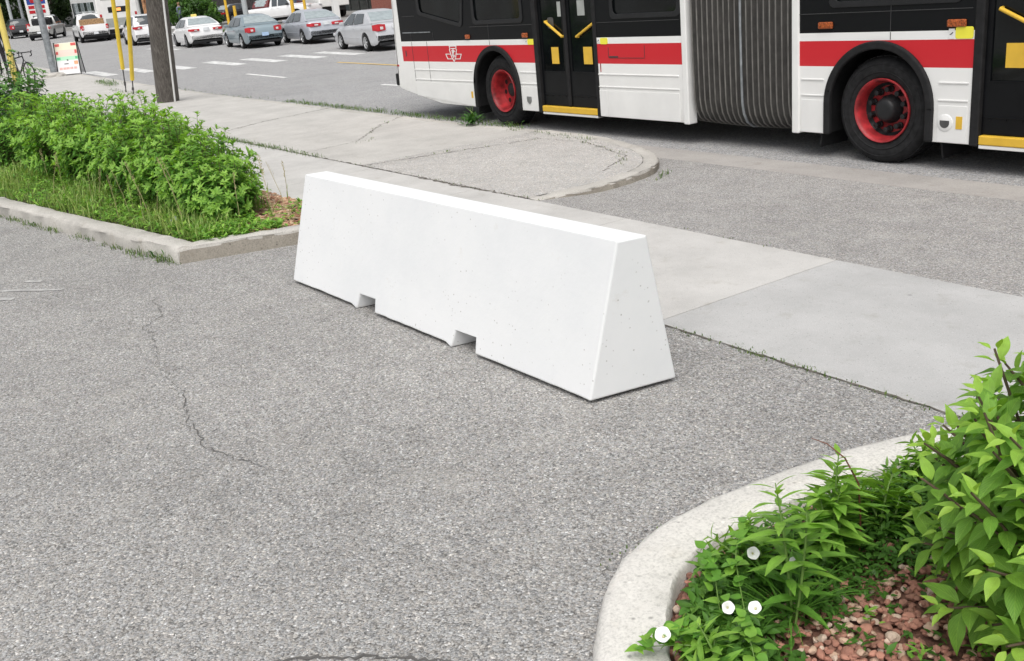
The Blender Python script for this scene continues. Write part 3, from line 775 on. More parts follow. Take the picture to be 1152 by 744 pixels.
def door_frame(x0, x1, name='door_frame'):
    b = MB(); b.plate([(x0 - .05, .135), (x0 + .035, .135), (x0 + .035, 2.38), (x1 - .035, 2.38), (x1 - .035, .135), (x1 + .05 - .02, .135), (x1 + .03, 2.46), (x0 - .05, 2.46)], [], side(.012), .07)
    b.build(name, M['black_rubber'], bus, world=True, bevel=.012)
    s = MB(); s.box(x0 + .04, x1 - .04, BY - .012, BY + .09, .152, .232); s.build('door_step', M['bus_yellow'], bus, world=True, bevel=.01)
    s = MB(); s.box(x0 + .04, x1 - .04, BY - .004, BY + .09, .118, .15); s.build('door_sill', M['bus_white'], bus, world=True, bevel=.006)
    m_ = (x0 + x1) / 2
    s = MB(); s.box(m_ - .03, m_ + .03, BY + .006, BY + .05, .235, 2.38); s.build('door_seal', M['black_rubber'], bus, world=True, bevel=.02)
door_frame(D0, D1); md = (D0 + D1) / 2
door_leaf(D0 + .04, md - .032, .24, ((-11.14, 1.33), (-10.79, 1.135)), (-11.09, -10.935, .785, 1.0), (-10.90, -10.76, 1.385, 1.57))
door_leaf(md + .032, D1 - .04, .24, ((-10.05 - .09, 1.285), (-10.49, 1.13)), (-10.41, -10.235, .785, 1.0), (-10.48, -10.335, 1.385, 1.57))
door_frame(E0, E1); me_ = (E0 + E1) / 2
door_leaf(E0 + .04, me_ - .032, .24, ((-4.83, 1.28), (-4.42, 1.08)), (-4.775, -4.57, .80, 1.0), None)
door_leaf(me_ + .032, E1 - .04, .24, ((-3.83, 1.28), (-4.24, 1.08)), (-4.1, -3.9, .80, 1.0), None)
b = MB(); b.plate(rounded(-11.13, -11.0, 1.24, 1.38, .03), [], side(-.046), .003); b.build('door_sensor', M['steel_dark'], bus, world=True)

# markers, labels, fuel flap, hatch disc
for x0, x1, z in ((-13.12, -13.0, 1.165), (-11.66, -11.53, 1.165), (-6.66, -6.49, 1.185), (-5.29, -5.11, 1.175)):
    b = MB(); b.box(x0, x1, BY - .022, BY + .002, z - .032, z + .032); b.build('marker_light', M['amber'], bus, world=True, bevel=.012)
for x0, x1, z0, z1 in ((-11.55, -11.405, 1.04, 1.115), (-10.0, -9.86, 1.035, 1.11), (-5.21, -5.045, 1.045, 1.145)):
    b = MB(); b.plate(rounded(x0, x1, z0, z1, .02), [], side(.0055), .005); b.build('safety_label', M['label_yellow'], bus, world=True)
for x0, x1, z0, z1 in ((-11.60, -11.56, 1.065, 1.1), (-10.06, -10.012, 1.055, 1.1), (-5.275, -5.22, 1.045, 1.13)):
    b = MB(); b.box(x0, x1, BY - .0045, BY + .001, z0, z1); q = b.build('notice_label', M['bus_white'], bus, world=True)
    d = MB(); c0 = (x0 + x1) / 2; c1 = (z0 + z1) / 2; hw = (x1 - x0) * .3; l = bus.location
    d.plate([(c0 - hw, c1 - .6 * hw), (c0, c1 - .35 * hw), (c0 + hw, c1 + .55 * hw), (c0 + .55 * hw, c1 + .85 * hw), (c0 - .2 * hw, c1 + .1 * hw), (c0 - hw, c1 - .2 * hw)], [], side(.0065), .0025); d.v = [(a - l.x, c - l.y, e - l.z) for a, c, e in d.v]; d.build('pictogram', M['black_plastic'], q)
for x0, x1, z0, z1 in ((-13.12, -13.07, .275, .37), (-5.165, -5.105, .275, .385)):
    b = MB(); b.box(x0, x1, BY - .0085, BY - .003, z0, z1); b.build('reflector', M['bus_yellow'], bus, world=True)
b = MB(); b.box(-10.03, -10.015, BY - .004, BY + .001, .70, .80); b.build('red_tab', M['bus_red'], bus, world=True)
def disc(cx, cz, r, name):
    b = MB(); b.lathe([(.001, -.013), (r * .92, -.013), (r, -.0095), (r, -.004)], (cx, BY, cz), 'Y', 28); o = b.build(name, M['bus_white'], bus, world=True, smooth=40)
    d = MB(); l = bus.location; d.plate([(cx - r * .62, cz + .02)] + arc(cx, cz, r * .62, 190, 350, 14) + [(cx + r * .62, cz + .02)], [], side(.0155), .0045); d.v = [(a - l.x, c - l.y, e - l.z) for a, c, e in d.v]; d.build('keyhole_cover', M['steel_dark'], o)
disc(-5.27, .325, .075, 'hatch_disc')
b = MB(); b.plate([(-11.67, .345), (-11.56, .345), (-11.56, .28), (-11.615, .235), (-11.67, .28)], [], side(.014), .01); b.build('fuel_flap', M['steel'], bus, world=True, bevel=.006)
# operator's emblem: shield with a wing on each side, in white outline
def emblem(cx, cz, s):
    b = MB(); k = [0]
    def st(pts, w, close=False):
        p = pts + ([pts[0], pts[1]] if close else [])
        for (ax, az), (bx, bz) in zip(p, p[1:]) if not close else zip(p[:-1], p[1:-0 or None][:len(p) - 1]):
            dx, dz = bx - ax, bz - az; l = math.hypot(dx, dz) or 1e-6; nx, nz = -dz / l * w / 2, dx / l * w / 2; ex, ez = dx / l * w * .35, dz / l * w * .35
            k[0] += 1; d = .0035 + .00035 * (k[0] % 5)
            q = [(ax - ex + nx, az - ez + nz), (bx + ex + nx, bz + ez + nz), (bx + ex - nx, bz + ez - nz), (ax - ex - nx, az - ez - nz)]
            b.plate([(cx + u * s * 1.75, cz + v * s) for u, v in q], [], side(d), .003)
    w = .09
    st([(-.48, .98), (.48, .98)], w); st([(-.48, .98), (-.42, .62), (-.5, .55), (-.27, -.45), (0, -.95), (.27, -.45), (.5, .55), (.42, .62), (.48, .98)], w)
    for g in (-1, 1): st([(g * .42, -.02), (g * 1.1, -.02), (g * .88, -.62), (g * .24, -.62)], w)
    # interlaced letters T, T, C in the shield
    st([(-.26, .68), (.26, .68)], .11); st([(0, .68), (0, -.5)], .1); st([(-.2, .42), (.12, .42)], .09); st([(-.13, .42), (-.13, -.3)], .085)
    st([(.26, .32), (.12, .36), (.03, .1), (.06, -.2), (.2, -.3)], .085)
    b.build('operator_emblem', M['bus_white'], bus, world=True)
emblem(-13.52, .918, .118)

# ------------------------------------------------------------------ vehicles on the street
def car_paint(name, col, metal=.0):
    mt = simple(name, col, .38, metal, var=.03, vscale=2, coat=.8, spec=.5); return mt
CP = {'silver': car_paint('silver car paint', (.60, .61, .63), .35), 'blue_grey': car_paint('blue grey car paint', (.25, .32, .355), .3), 'pale_silver': car_paint('pale silver car paint', (.50, .525, .57), .35),
      'white': car_paint('white car paint', (.80, .80, .80)), 'black': car_paint('black car paint', (.02, .02, .022)), 'dark_red': car_paint('dark red car paint', (.14, .02, .02)), 'jeep': car_paint('light silver car paint', (.60, .60, .58), .3)}
M['car_glass'] = simple('car glass', (.05, .06, .065), .04, var=.1, spec=1.0)
M['sky_pale_glass'] = simple('glass with painted sky reflection', (.34, .39, .40), .06, var=.1, spec=1.0)  # pale sky reflection put into the base colour of the panes
M['tail_red'] = simple('tail lamp red', (.50, .02, .03), .15, var=.15, coat=.5)
M['tail_clear'] = simple('tail lamp clear', (.75, .72, .70), .15, coat=.5)
M['head_clear'] = simple('headlamp clear', (.6, .62, .64), .1, coat=.5)
M['alloy'] = simple('alloy wheel', (.60, .61, .62), .3, .6, var=.1)
M['hub_grey'] = simple('steel wheel', (.18, .18, .19), .4, .4)
M['plate_white'] = simple('plate white', (.74, .76, .78), .5)
M['plate_blue'] = simple('plate pale blue', (.42, .58, .80), .5)
M['chrome'] = simple('chrome', (.7, .7, .71), .12, 1)

def interp(xs, ys, x):
    if x <= xs[0]: return ys[0]
    for i in range(len(xs) - 1):
        if x <= xs[i + 1]:
            t = (x - xs[i]) / (xs[i + 1] - xs[i]); return ys[i] + (ys[i + 1] - ys[i]) * t
    return ys[-1]
SED = dict(L=4.75, W=1.82, H=1.45, zb=.21, wr=.325, wx=(-1.38, 1.40),
           top=[(-2.375, .58), (-2.33, .80), (-2.25, .97), (-1.9, 1.02), (-1.3, .985), (-.2, .955), (.9, .93), (1.15, .91), (1.7, .82), (2.15, .70), (2.33, .56), (2.375, .45)],
           roof=[(-1.95, 1.02), (-1.45, 1.24), (-1.0, 1.40), (-.5, 1.45), (.1, 1.455), (.4, 1.42), (.75, 1.25), (1.2, .93)], wr_roof=.56, belt_rear=-1.55, belt_front=1.0)
SUV = dict(L=4.6, W=1.84, H=1.68, zb=.24, wr=.35, wx=(-1.32, 1.36),
           top=[(-2.3, .62), (-2.28, .9), (-2.22, 1.06), (-1.8, 1.07), (-.2, 1.04), (.9, 1.02), (1.2, 1.0), (1.8, .92), (2.15, .8), (2.27, .6), (2.3, .48)],
           roof=[(-2.24, 1.06), (-2.1, 1.35), (-1.95, 1.55), (-1.6, 1.64), (-.8, 1.68), (.1, 1.66), (.45, 1.58), (.85, 1.35), (1.3, 1.0)], wr_roof=.62, belt_rear=-2.15, belt_front=1.1)
PICK = dict(L=5.6, W=1.98, H=1.86, zb=.36, wr=.39, wx=(-1.75, 1.72),
            top=[(-2.8, .75), (-2.78, 1.10), (-2.7, 1.14), (-.6, 1.14), (-.5, 1.16), (1.1, 1.15), (1.35, 1.15), (2.3, 1.08), (2.7, 1.0), (2.78, .8), (2.8, .6)],
            roof=[(-.66, 1.14), (-.6, 1.5), (-.5, 1.78), (-.2, 1.85), (.5, 1.86), (.75, 1.8), (1.05, 1.5), (1.4, 1.15)], wr_roof=.70, belt_rear=-.6, belt_front=1.25)
def width_at(s, x): return s['W'] / 2 * (1 - .11 * abs(x / (s['L'] / 2)) ** 5)
def make_car(name, label, spec, paint, loc, rz, group, rim='alloy', lights=None, plate='plate_white', taxi=False, glass_dark=False, wheels_spokes=7, dark_lower=None):
    s = spec; L, W, H = s['L'], s['W'], s['H']; car = thing(name, label, 'pickup truck' if spec is PICK else 'car', loc, rz, group)
    tx, tz = zip(*s['top'])
    b = MB(); N = 90; xs = [-L / 2 + L * i / N for i in range(N + 1)]; rings = []
    for x in xs:
        zt = interp(tx, tz, x); wd = width_at(s, x); e = min((x + L / 2), (L / 2 - x)); end = max(0, 1 - e / .12)
        wd *= 1 - .05 * end ** 2; zb = s['zb'] + .10 * end + (.08 if x < 0 else .0) * max(0, 1 - e / .4)
        arch = 0
        for wx in s['wx']:
            d = abs(x - wx); ra = s['wr'] + .055
            if d < ra: arch = max(arch, s['wr'] + math.sqrt(ra * ra - d * d))
        zs = lambda z: min(max(z, arch, zb), zt - .03) if arch else max(z, zb)
        half = [(0, zt + .015), (.5 * wd, zt + .012), (.80 * wd, zt - .004), (.93 * wd, zt - .03), (.975 * wd, zt - .085), (wd, zs(zt - .2)), (wd * 1.0, zs((zt + zb) / 2)), (.992 * wd, zs(zb + .18)), (.965 * wd, zs(zb + .05)), (.92 * wd, zs(zb))]
        rings.append(half)
    vs = []; k = len(rings[0])
    for x, h in zip(xs, rings):
        for y, z in h: vs.append((x, y, z))
        for y, z in h[1:]: vs.append((x, -y, z))
    P_ = 2 * k - 1; order = list(range(k - 1, -1, -1)) + list(range(k, P_))
    fs = [(i * P_ + a, (i + 1) * P_ + a, (i + 1) * P_ + c, i * P_ + c) for i in range(N) for a, c in zip(order, order[1:])]
    fs += [tuple(order), tuple(N * P_ + a for a in order[::-1])]
    b.add(vs, fs)
    # cabin above the belt
    rx_, rz_ = zip(*s['roof']); n2 = 40; x0, x1 = rx_[0], rx_[-1]; wb = W / 2 * .935; wr_ = s['wr_roof']; cv = []
    def half_w(x, z):
        zb = interp(tx, tz, x) - .02; t = min(1, max(0, (z - zb) / (H - zb))); base = min(wb, width_at(s, x) * .94); return base + (wr_ - base) * (t ** 1.25)
    for i in range(n2 + 1):
        x = x0 + (x1 - x0) * i / n2; zt = interp(rx_, rz_, x); zb = interp(tx, tz, x) - .03; zt = max(zt, zb + .01)
        pr = [(half_w(x, zb), zb), (half_w(x, zb + (zt - zb) * .5), zb + (zt - zb) * .5), (half_w(x, zt - .07 * (zt - zb) / .5), zt - .05 * (zt - zb) / .5)]
        wt = half_w(x, zt); pr += [(wt * .93, zt - .008), (wt * .6, zt + .008), (0, zt + .012)]
        cv += [(x, y, z) for y, z in pr] + [(x, -y, z) for y, z in pr[-2::-1]]
    kk = 11
    b.add(cv, [(i * kk + j, i * kk + j + 1, (i + 1) * kk + j + 1, (i + 1) * kk + j) for i in range(n2) for j in range(kk - 1)])
    b.build('body', CP[paint], car, smooth=38, recalc=True)
    # underside
    u = MB(); u.box(-L / 2 + .15, L / 2 - .15, -W / 2 + .25, W / 2 - .25, .2, .55)
    for wx in s['wx']: u.box(wx - s['wr'] - .08, wx + s['wr'] + .08, -W / 2 + .1, W / 2 - .1, s['wr'] * .9, s['wr'] * 2 + .04)
    u.build('chassis', M['black_rubber'], car)
    # side glass: front and rear panes on both sides, lying on the leaning cabin sides
    def pane(name, quad, sgn, mat, off=.006):
        g = MB(); nn = 6; vs = []
        (ax, az), (bx, bz), (cx, cz), (dx, dz) = quad
        for i in range(nn + 1):
            for j in range(nn + 1):
                u_, v_ = i / nn, j / nn
                x = (ax * (1 - u_) + bx * u_) * (1 - v_) + (dx * (1 - u_) + cx * u_) * v_; z = (az * (1 - u_) + bz * u_) * (1 - v_) + (dz * (1 - u_) + cz * u_) * v_
                vs.append((x, sgn * (half_w(x, z) + off + .012), z))
        g.add(vs, [(i * (nn + 1) + j, (i + 1) * (nn + 1) + j, (i + 1) * (nn + 1) + j + 1, i * (nn + 1) + j + 1) for i in range(nn) for j in range(nn)])
        return g.build(name, mat, car, smooth=60)
    zr = H - .10; bf, br = s['belt_front'], s['belt_rear']; bz = lambda x: interp(tx, tz, x) + .015
    rfx = interp(rz_[::-1][:4], rx_[::-1][:4], zr) if False else None
    # x on the windscreen and rear slopes at a height
    def slope_x(z, front):
        pts = list(zip(rx_, rz_)); rng = range(len(pts) - 1, 0, -1) if front else range(len(pts) - 1)
        for i in rng:
            a, c = (pts[i], pts[i - 1]) if front else (pts[i], pts[i + 1])
            if a[1] <= z <= c[1]: return a[0] + (c[0] - a[0]) * (z - a[1]) / (c[1] - a[1])
        return pts[-1 if front else 0][0]
    for sg in (-1, 1):
        xf = slope_x(zr, True) - .10; xm = -.12 if spec is not PICK else .1; xr = slope_x(zr, False) + .16
        pane('side_window', [(xm + .04, bz(xm)), (slope_x(bz(bf) + .05, True) - .14, bz(bf)), (xf, zr), (xm + .04, zr)], sg, M['car_glass'])
        if spec is SUV:
            pane('side_window', [(-1.08, bz(-1)), (xm - .05, bz(xm)), (xm - .05, zr), (-1.08, zr)], sg, M['car_glass'])
            pane('side_window', [(-1.85, bz(-1.7) + .05), (-1.16, bz(-1.1)), (-1.16, zr), (-1.72, zr)], sg, M['car_glass'])
        elif spec is PICK:
            pane('side_window', [(-.42, bz(-.4)), (xm - .05, bz(xm)), (xm - .05, zr), (-.42, zr)], sg, M['car_glass'])
        else:
            pane('side_window', [(-1.17, bz(-1.1) + .03), (xm - .05, bz(xm)), (xm - .05, zr), (max(xr, -.98), zr)], sg, M['car_glass'])
    def slope_glass(name, front, mat):
        g = MB(); z0 = (s['roof'][-1] if front else s['roof'][0])[1] + .06; z1 = H - .075; vs = []; nn = 8
        for i in range(nn + 1):
            z = z0 + (z1 - z0) * i / nn; x = slope_x(z, front) + (.012 if front else -.012)
            for j in range(nn + 1):
                v_ = -1 + 2 * j / nn; vs.append((x - (.035 if front else -.035) * v_ * v_, v_ * (half_w(x, z) - .07), z + .016))
        g.add(vs, [(i * (nn + 1) + j, (i + 1) * (nn + 1) + j, (i + 1) * (nn + 1) + j + 1, i * (nn + 1) + j + 1) for i in range(nn) for j in range(nn)])
        g.build(name, mat, car, smooth=60)
    slope_glass('rear_window', False, M['car_glass'] if glass_dark else M['sky_pale_glass']); slope_glass('windscreen', True, M['car_glass'])
    # wheels
    for wx in s['wx']:
        for sg in (-1, 1):
            wr = s['wr']; y = sg * (W / 2 - .02); t = MB()
            t.lathe([(wr * .62, .0), (wr * .68, sg * .012), (wr * .9, sg * .012), (wr, -sg * .02), (wr, -sg * .19), (wr * .9, -sg * .21), (wr * .62, -sg * .2)], (wx, y, wr), 'Y', 28)
            tw = t.build('wheel', M['tyre'], car, smooth=40, recalc=True)
            q = MB(); q.lathe([(wr * .63, sg * .0), (wr * .66, sg * .014), (wr * .60, sg * .008), (wr * .57, -sg * .03)], (wx, y, wr), 'Y', 28)
            q.lathe([(wr * .17, sg * .006), (wr * .12, sg * .012), (.001, sg * .012)], (wx, y, wr), 'Y', 14)
            for j in range(wheels_spokes):
                a = 2 * PI * j / wheels_spokes + .3; ca, sa = math.cos(a), math.sin(a); hw = .10 * wr if wheels_spokes > 6 else .13 * wr
                q.add([(wx + ca * r_ * wr - sa * e * hw, y + sg * d, wr + sa * r_ * wr + ca * e * hw) for r_, d in ((.1, .008), (.61, .004)) for e in (-1, 1)] , [(0, 1, 3, 2)])
            q.build('rim', M[rim], tw, smooth=40)
            dk = MB(); dk.lathe([(wr * .6, -sg * .035), (.001, -sg * .035)], (wx, y, wr), 'Y', 20); dk.build('brake_disc', M['black_rubber'], tw)
    # lamps
    lw, lh, lz = lights or (.40, .17, .80)
    for sg in (-1, 1):
        q = MB(); vs = []; nn = 8; x_r = -L / 2
        for i in range(nn + 1):       # wraps round the rear corner
            t = i / nn
            for zz, k_ in ((lz - lh / 2, 0), (lz + lh / 2, 1)):
                if t < .6: u_ = t / .6; y = (W / 2 * .86 - lw) + lw * u_; x = x_r - .012 + .05 * max(0, zz - .72)
                else: u_ = (t - .6) / .4; y = W / 2 * (.86 + .09 * u_); x = x_r - .012 + .22 * u_ + .05 * max(0, zz - .72)
                h_ = (zz - lz) * (1 - .25 * abs(2 * t - .9)); vs.append((x, sg * y, lz + h_))
        n_ = len(vs); vs += [(x + .10, y * .97, z) for x, y, z in vs]
        fs = [(2 * i, 2 * i + 1, 2 * i + 3, 2 * i + 2) for i in range(nn)] + [(2 * i + 1, n_ + 2 * i + 1, n_ + 2 * i + 3, 2 * i + 3) for i in range(nn)] + [(2 * i, 2 * i + 2, n_ + 2 * i + 2, n_ + 2 * i) for i in range(nn)] + [(0, n_, n_ + 1, 1), (2 * nn, 2 * nn + 1, n_ + 2 * nn + 1, n_ + 2 * nn)]
        q.add(vs, fs); tl = q.build('taillight', M['tail_red'], car, recalc=True)
        c_ = MB(); y0 = W / 2 * .86 - lw * .75; c_.box(x_r - .022, x_r + .01, min(sg * y0, sg * (y0 + lw * .33)), max(sg * y0, sg * (y0 + lw * .33)), lz - lh * .28, lz + lh * .1); c_.build('reversing_lamp', M['tail_clear'], tl, bevel=.01)
        q = MB(); q.cbox(L / 2 - .2, sg * (W / 2 * .72), interp(tx, tz, L / 2 - .12) - .06, .34, .40, .13); q.build('headlight', M['head_clear'], car, bevel=.04)
        q = MB(); q.cbox(bf - .22, sg * (W / 2 + .07), bz(bf) + .06, .10, .18, .13); q.build('wing_mirror', CP[paint] if spec is not PICK else M['black_plastic'], car, bevel=.03)
        for hx in ((-.22, -1.12) if spec is not PICK else (.2, -.35)):
            q = MB(); q.cbox(hx - .06, sg * (W / 2 - .003), interp(tx, tz, hx) - .13, .17, .03, .03); q.build('door_handle', CP[paint], car, bevel=.008)
        q = MB(); q.box(-.95, 1.0, min(sg * (W / 2 - .01), sg * (W / 2 + .008)), max(sg * (W / 2 - .01), sg * (W / 2 + .008)), .47, .51); q.build('side_moulding', CP[paint], car, bevel=.006)
    q = MB(); q.box(-L / 2 - .008, -L / 2 + .08, -W / 2 * .78, W / 2 * .78, s['zb'] + .01, s['zb'] + (.11 if dark_lower is None else dark_lower)); q.build('rear_bumper', M['black_plastic'], car, bevel=.02)
    pz = .88 if spec is SED and plate == 'plate_white' else .60
    q = MB(); q.cbox(-L / 2 - .022, 0, pz, .012, .31, .155); q.build('number_plate', M[plate], car, bevel=.004)
    if taxi:
        q = MB(); q.box(-.08, .08, -.14, .14, H - .02, H + .12); q.build('roof_sign', M['yellow_post'], car, bevel=.03)
    return car
GQ = 'cars queuing along the far lane'
def road_z(x): return T(x) - .11
def put(name, label, spec, paint, x, y, turn=6, group=GQ, **kw):
    """x, y: where the rear left tyre stands; turn: degrees the car heads away from the street's line"""
    a = PI - R(turn); lx, ly = spec['wx'][0], spec['W'] / 2 - .12
    cx, cy = x - (lx * math.cos(a) - ly * math.sin(a)), y - (lx * math.sin(a) + ly * math.cos(a))
    c = make_car(name, label, spec, paint, (cx, cy, road_z(cx)), a, group, **kw)
    k_ = .93; cx, cy = x + (cx - x) * k_, y + (cy - y) * k_
    sl_ = math.atan((T(cx - 1.3) - T(cx + 1.3)) / 2.6); c.rotation_euler = (0, -sl_, a); c.scale = (k_,) * 3; c.location = (cx, cy, road_z(cx))
    return c
put('parked_car', 'silver sedan with multi spoke alloy wheels, half hidden by the rear end of the bus', SED, 'silver', -32.95, 16.55, lights=(.36, .26, .86))
put('parked_car', 'pale silver sedan with wide flat red tail lamps between two other sedans', SED, 'pale_silver', -41.3, 17.8, lights=(.52, .15, .84), wheels_spokes=5)
put('parked_car', 'blue grey sedan with round cornered tail lamps and a pale blue number plate', SED, 'blue_grey', -43.4, 15.9, lights=(.34, .24, .82), plate='plate_blue', wheels_spokes=5)
put('parked_car', 'white sedan with a small yellow roof sign beside the blue grey sedan', SED, 'white', -49.4, 15.4, lights=(.44, .12, .86), taxi=True, rim='hub_grey')
put('parked_suv', 'white hatchback suv seen between the yellow guards and the wooden pole', SUV, 'white', -58.1, 15.2, lights=(.42, .15, .98), plate='plate_white', glass_dark=True, rim='hub_grey')
tk = put('pickup_truck', 'white pickup truck with open bed carrying tan boards', PICK, 'white', -70.3, 15.2, lights=(.14, .32, .98), rim='hub_grey', glass_dark=True)
q = MB(); q.box(-2.0, -1.0, -.75, .75, 1.14, 1.5)
lum = q.build('lumber_load', simple('tan boards', (.36, .22, .11), .8, var=.3, vscale=14), None, bevel=.02)
lum.parent = None; lum.location = tk.location; lum.rotation_euler = tk.rotation_euler; lum.scale = tk.scale; tag(lum, 'low stack of tan boards lying in the bed of the white pickup', 'lumber')
put('parked_suv', 'black suv with red tail lamps lit and a pale bumper strip at the far left', SUV, 'black', -97.0, 15.4, lights=(.30, .38, 1.0), glass_dark=True, turn=3)
jp = put('open_truck', 'light silver flatbed truck with a dark load, behind the grey sign pole', PICK, 'jeep', -86.2, 15.1, lights=(.1, .2, .9), rim='hub_grey', glass_dark=True, turn=24)
q = MB(); r_ = random.Random(3)
for k in range(9): q.cbox(-2.5 + .22 * k, r_.uniform(-.4, .4), 1.14 + .28, .3, r_.uniform(.5, 1.0), r_.uniform(.4, .62))
ld = q.build('dark_load', M['black_plastic'], None, bevel=.06); ld.location = jp.location; ld.rotation_euler = jp.rotation_euler; ld.scale = jp.scale; tag(ld, 'heap of dark cargo piled on the light silver flatbed truck', 'cargo')
put('parked_pickup', 'white pickup truck facing the street in the lot behind the pale silver sedan', PICK, 'white', -70.5, 28.3, turn=148, group=None, rim='hub_grey')
put('parked_car', 'black car in the lot behind the white roof sign sedan, beside a yellow bollard', SED, 'black', -80, 27.5, turn=60, group=None)
put('parked_suv', 'dark red suv in the lot beside the grey pole above the blue grey sedan', SUV, 'dark_red', -76, 29.5, turn=60, group=None)

# far city bus
BUSX = (-77.2, 18.5)
def far_bus():
    a = PI - R(5); cx, cy = BUSX
    o = thing('city_bus', 'white city bus waiting ahead of the white pickup with its rear sign lit orange', 'bus', (cx, cy, road_z(cx)), a)
    o.rotation_euler = (0, -.02, a)
    L, W, H = 12.2, 2.55, 3.15
    prof = [(-W / 2, .35), (-W / 2, 2.75), (-W / 2 + .12, 3.02), (-W / 2 + .4, H), (W / 2 - .4, H), (W / 2 - .12, 3.02), (W / 2, 2.75), (W / 2, .35)]
    b = MB(); vs = [(x, y, z) for x in (-L / 2, L / 2) for y, z in prof]; n = len(prof)
    b.add(vs, [(i, (i + 1) % n, n + (i + 1) % n, n + i) for i in range(n)] + [tuple(range(n)), tuple(range(n, 2 * n))], flat=True); b.build('body', M['bus_white'], o, recalc=True, bevel=.08)
    for sg in (-1, 1):
        for k in range(7):
            q = MB(); x = -L / 2 + .9 + k * 1.55; q.box(x, x + 1.4, min(sg * W / 2, sg * (W / 2 + .015)), max(sg * W / 2, sg * (W / 2 + .015)), 1.35, 2.4); q.build('window', M['sky_pale_glass'] if k % 2 else M['car_glass'], o, bevel=.01)
        q = MB(); q.box(-L / 2 + .3, L / 2 - .3, min(sg * W / 2, sg * (W / 2 + .012)), max(sg * W / 2, sg * (W / 2 + .012)), .95, 1.15); q.build('side_stripe', M['bus_red'], o)
        q = MB(); q.cbox(-L / 2 - .01, sg * 1.1, 1.5, .03, .14, .2); q.build('taillight', M['tail_red'], o, bevel=.02)
        q = MB(); q.cbox(-L / 2 - .01, sg * 1.1, 1.22, .03, .14, .16); q.build('taillight', M['tail_red'], o, bevel=.02)
        for wx in (-3.4, 3.0):
            t = MB(); t.lathe([(.001, sg * .02), (.28, sg * .02), (.3, 0), (.48, 0), (.5, -sg * .05), (.5, -sg * .3), (.001, -sg * .3)], (wx, sg * (W / 2 + .005), .5), 'Y', 28); t.build('wheel', M['tyre'], o, smooth=40)
    q = MB(); q.box(-L / 2 - .015, -L / 2 + .02, -.6, .6, 1.65, 2.0); q.build('rear_grille', M['black_plastic'], o)
    q = MB(); q.box(-L / 2 - .028, -L / 2, -.2, .2, 1.74, 1.92); q.build('route_display', simple('orange led display', (1.0, .35, .1), .5, emit=.8), o)
    q = MB(); q.box(-L / 2 - .018, -L / 2 + .02, -.95, .95, 2.45, 2.75); q.build('rear_vent', M['notice'], o)
    q = MB(); q.box(-L / 2 - .05, -L / 2 + .1, -W / 2, W / 2, .35, .62); q.build('bumper', M['black_rubber'], o, bevel=.03)
    q = MB(); q.box(-L / 2 - .02, -L / 2 + .02, -.85, .85, .75, 1.3); q.build('engine_door', M['notice'], o, bevel=.02)
far_bus()

# ------------------------------------------------------------------ poles, wires, signs, bicycle, people
def wood():
    mt, t, b = new_mat('weathered pole wood'); co = coords(t)
    mp = nd(t, 'ShaderNodeMapping'); mp.inputs['Scale'].default_value = (1, 1, .06); t.links.new(co, mp.inputs[0])
    n = noise(t, mp.outputs[0], 34, 8, .7); r = ramp(t, [(.3, (.04, .035, .031)), (.5, (.10, .089, .078)), (.7, (.18, .163, .147))], n); t.links.new(r.outputs[0], b.inputs['Base Color']); b.inputs['Roughness'].default_value = .9
    bump(t, b, n, .7, .02); return mt
PX, PY = -23.80, 6.70
up = thing('utility_pole', 'weathered grey wooden utility pole with a white conduit strip on the boulevard', 'utility pole', (PX, PY, T(PX)))
LEAN = (.32, .0)
b = MB(); b.tube([(LEAN[0] * z * .93, LEAN[1] * z, z) for z in (-.2, .4, 1, 2, 3, 5, 9)], [.25, .245, .24, .23, .22, .2, .17], 24); b.build('shaft', wood(), up, smooth=60)
b = MB(); b.tube([(LEAN[0] * z * .93 + .242 - .007 * z, .078, z) for z in (-.05, .5, 1.5, 3, 6)], .024, 8); b.build('conduit', [M['bus_white'], M['steel_dark']], up, smooth=60)
top_p = Vector((PX + .9, PY, 8.6))
def guy(ax, ay, px0, guard_from, label, guard_mat):
    a = Vector((ax, ay, T(ax))); d = (top_p + Vector(px0) - a).normalized()
    o = thing('guy_wire', label, 'guy wire', a, 0, 'guy wires anchored by the wooden pole')
    q = MB(); q.tube([(0, 0, -.05), tuple(d * guard_from)], .016, 8); q.build('anchor_rod', M['steel_dark'], o, smooth=60)
    q = MB(); q.tube([tuple(d * guard_from), tuple(d * (guard_from + 2.6))], [.052, .052], 12); q.build('guard', guard_mat, o, smooth=60)
    q = MB(); q.tube([tuple(d * (guard_from + 2.5)), tuple(d * 9)], .008, 6); q.build('wire', M['steel_dark'], o)
    q = MB(); q.tube([tuple(d * (guard_from * .3)), tuple(d * (guard_from * .45))], .03, 8); q.build('turnbuckle', M['steel_dark'], o, smooth=60)
guy(-27.54, 6.9, (1.1, 0, 0), .45, 'yellow guarded guy wire nearer to the wooden pole', M['yellow_guard'])
guy(-28.42, 6.95, (-2.1, 0, 0), .66, 'yellow guarded guy wire with the longer bare rod, left of its neighbour', M['yellow_guard'])
gx, gy = -19.3, 2.96
o = thing('guy_wire', 'pale yellow guy wire guard rising behind the dark leafy bush', 'guy wire', (gx, gy, T(gx)))
q = MB(); q.tube([(0, 0, .1), (0, 0, 2.42)], .05, 12); q.build('guard', M['yellow_post'], o, smooth=60)
q = MB(); q.tube([(0, 0, -.05), (0, 0, .2)], .016, 8); q.tube([(0, 0, 2.4), (-.1, 0, 9)], .008, 6); q.build('wire', M['steel_dark'], o)
SPX, SPY = -38.5, 7.17
o = thing('sign_pole', 'grey galvanised steel pole on a rough concrete footing beside the sandwich board', 'pole', (SPX, SPY, T(SPX)))
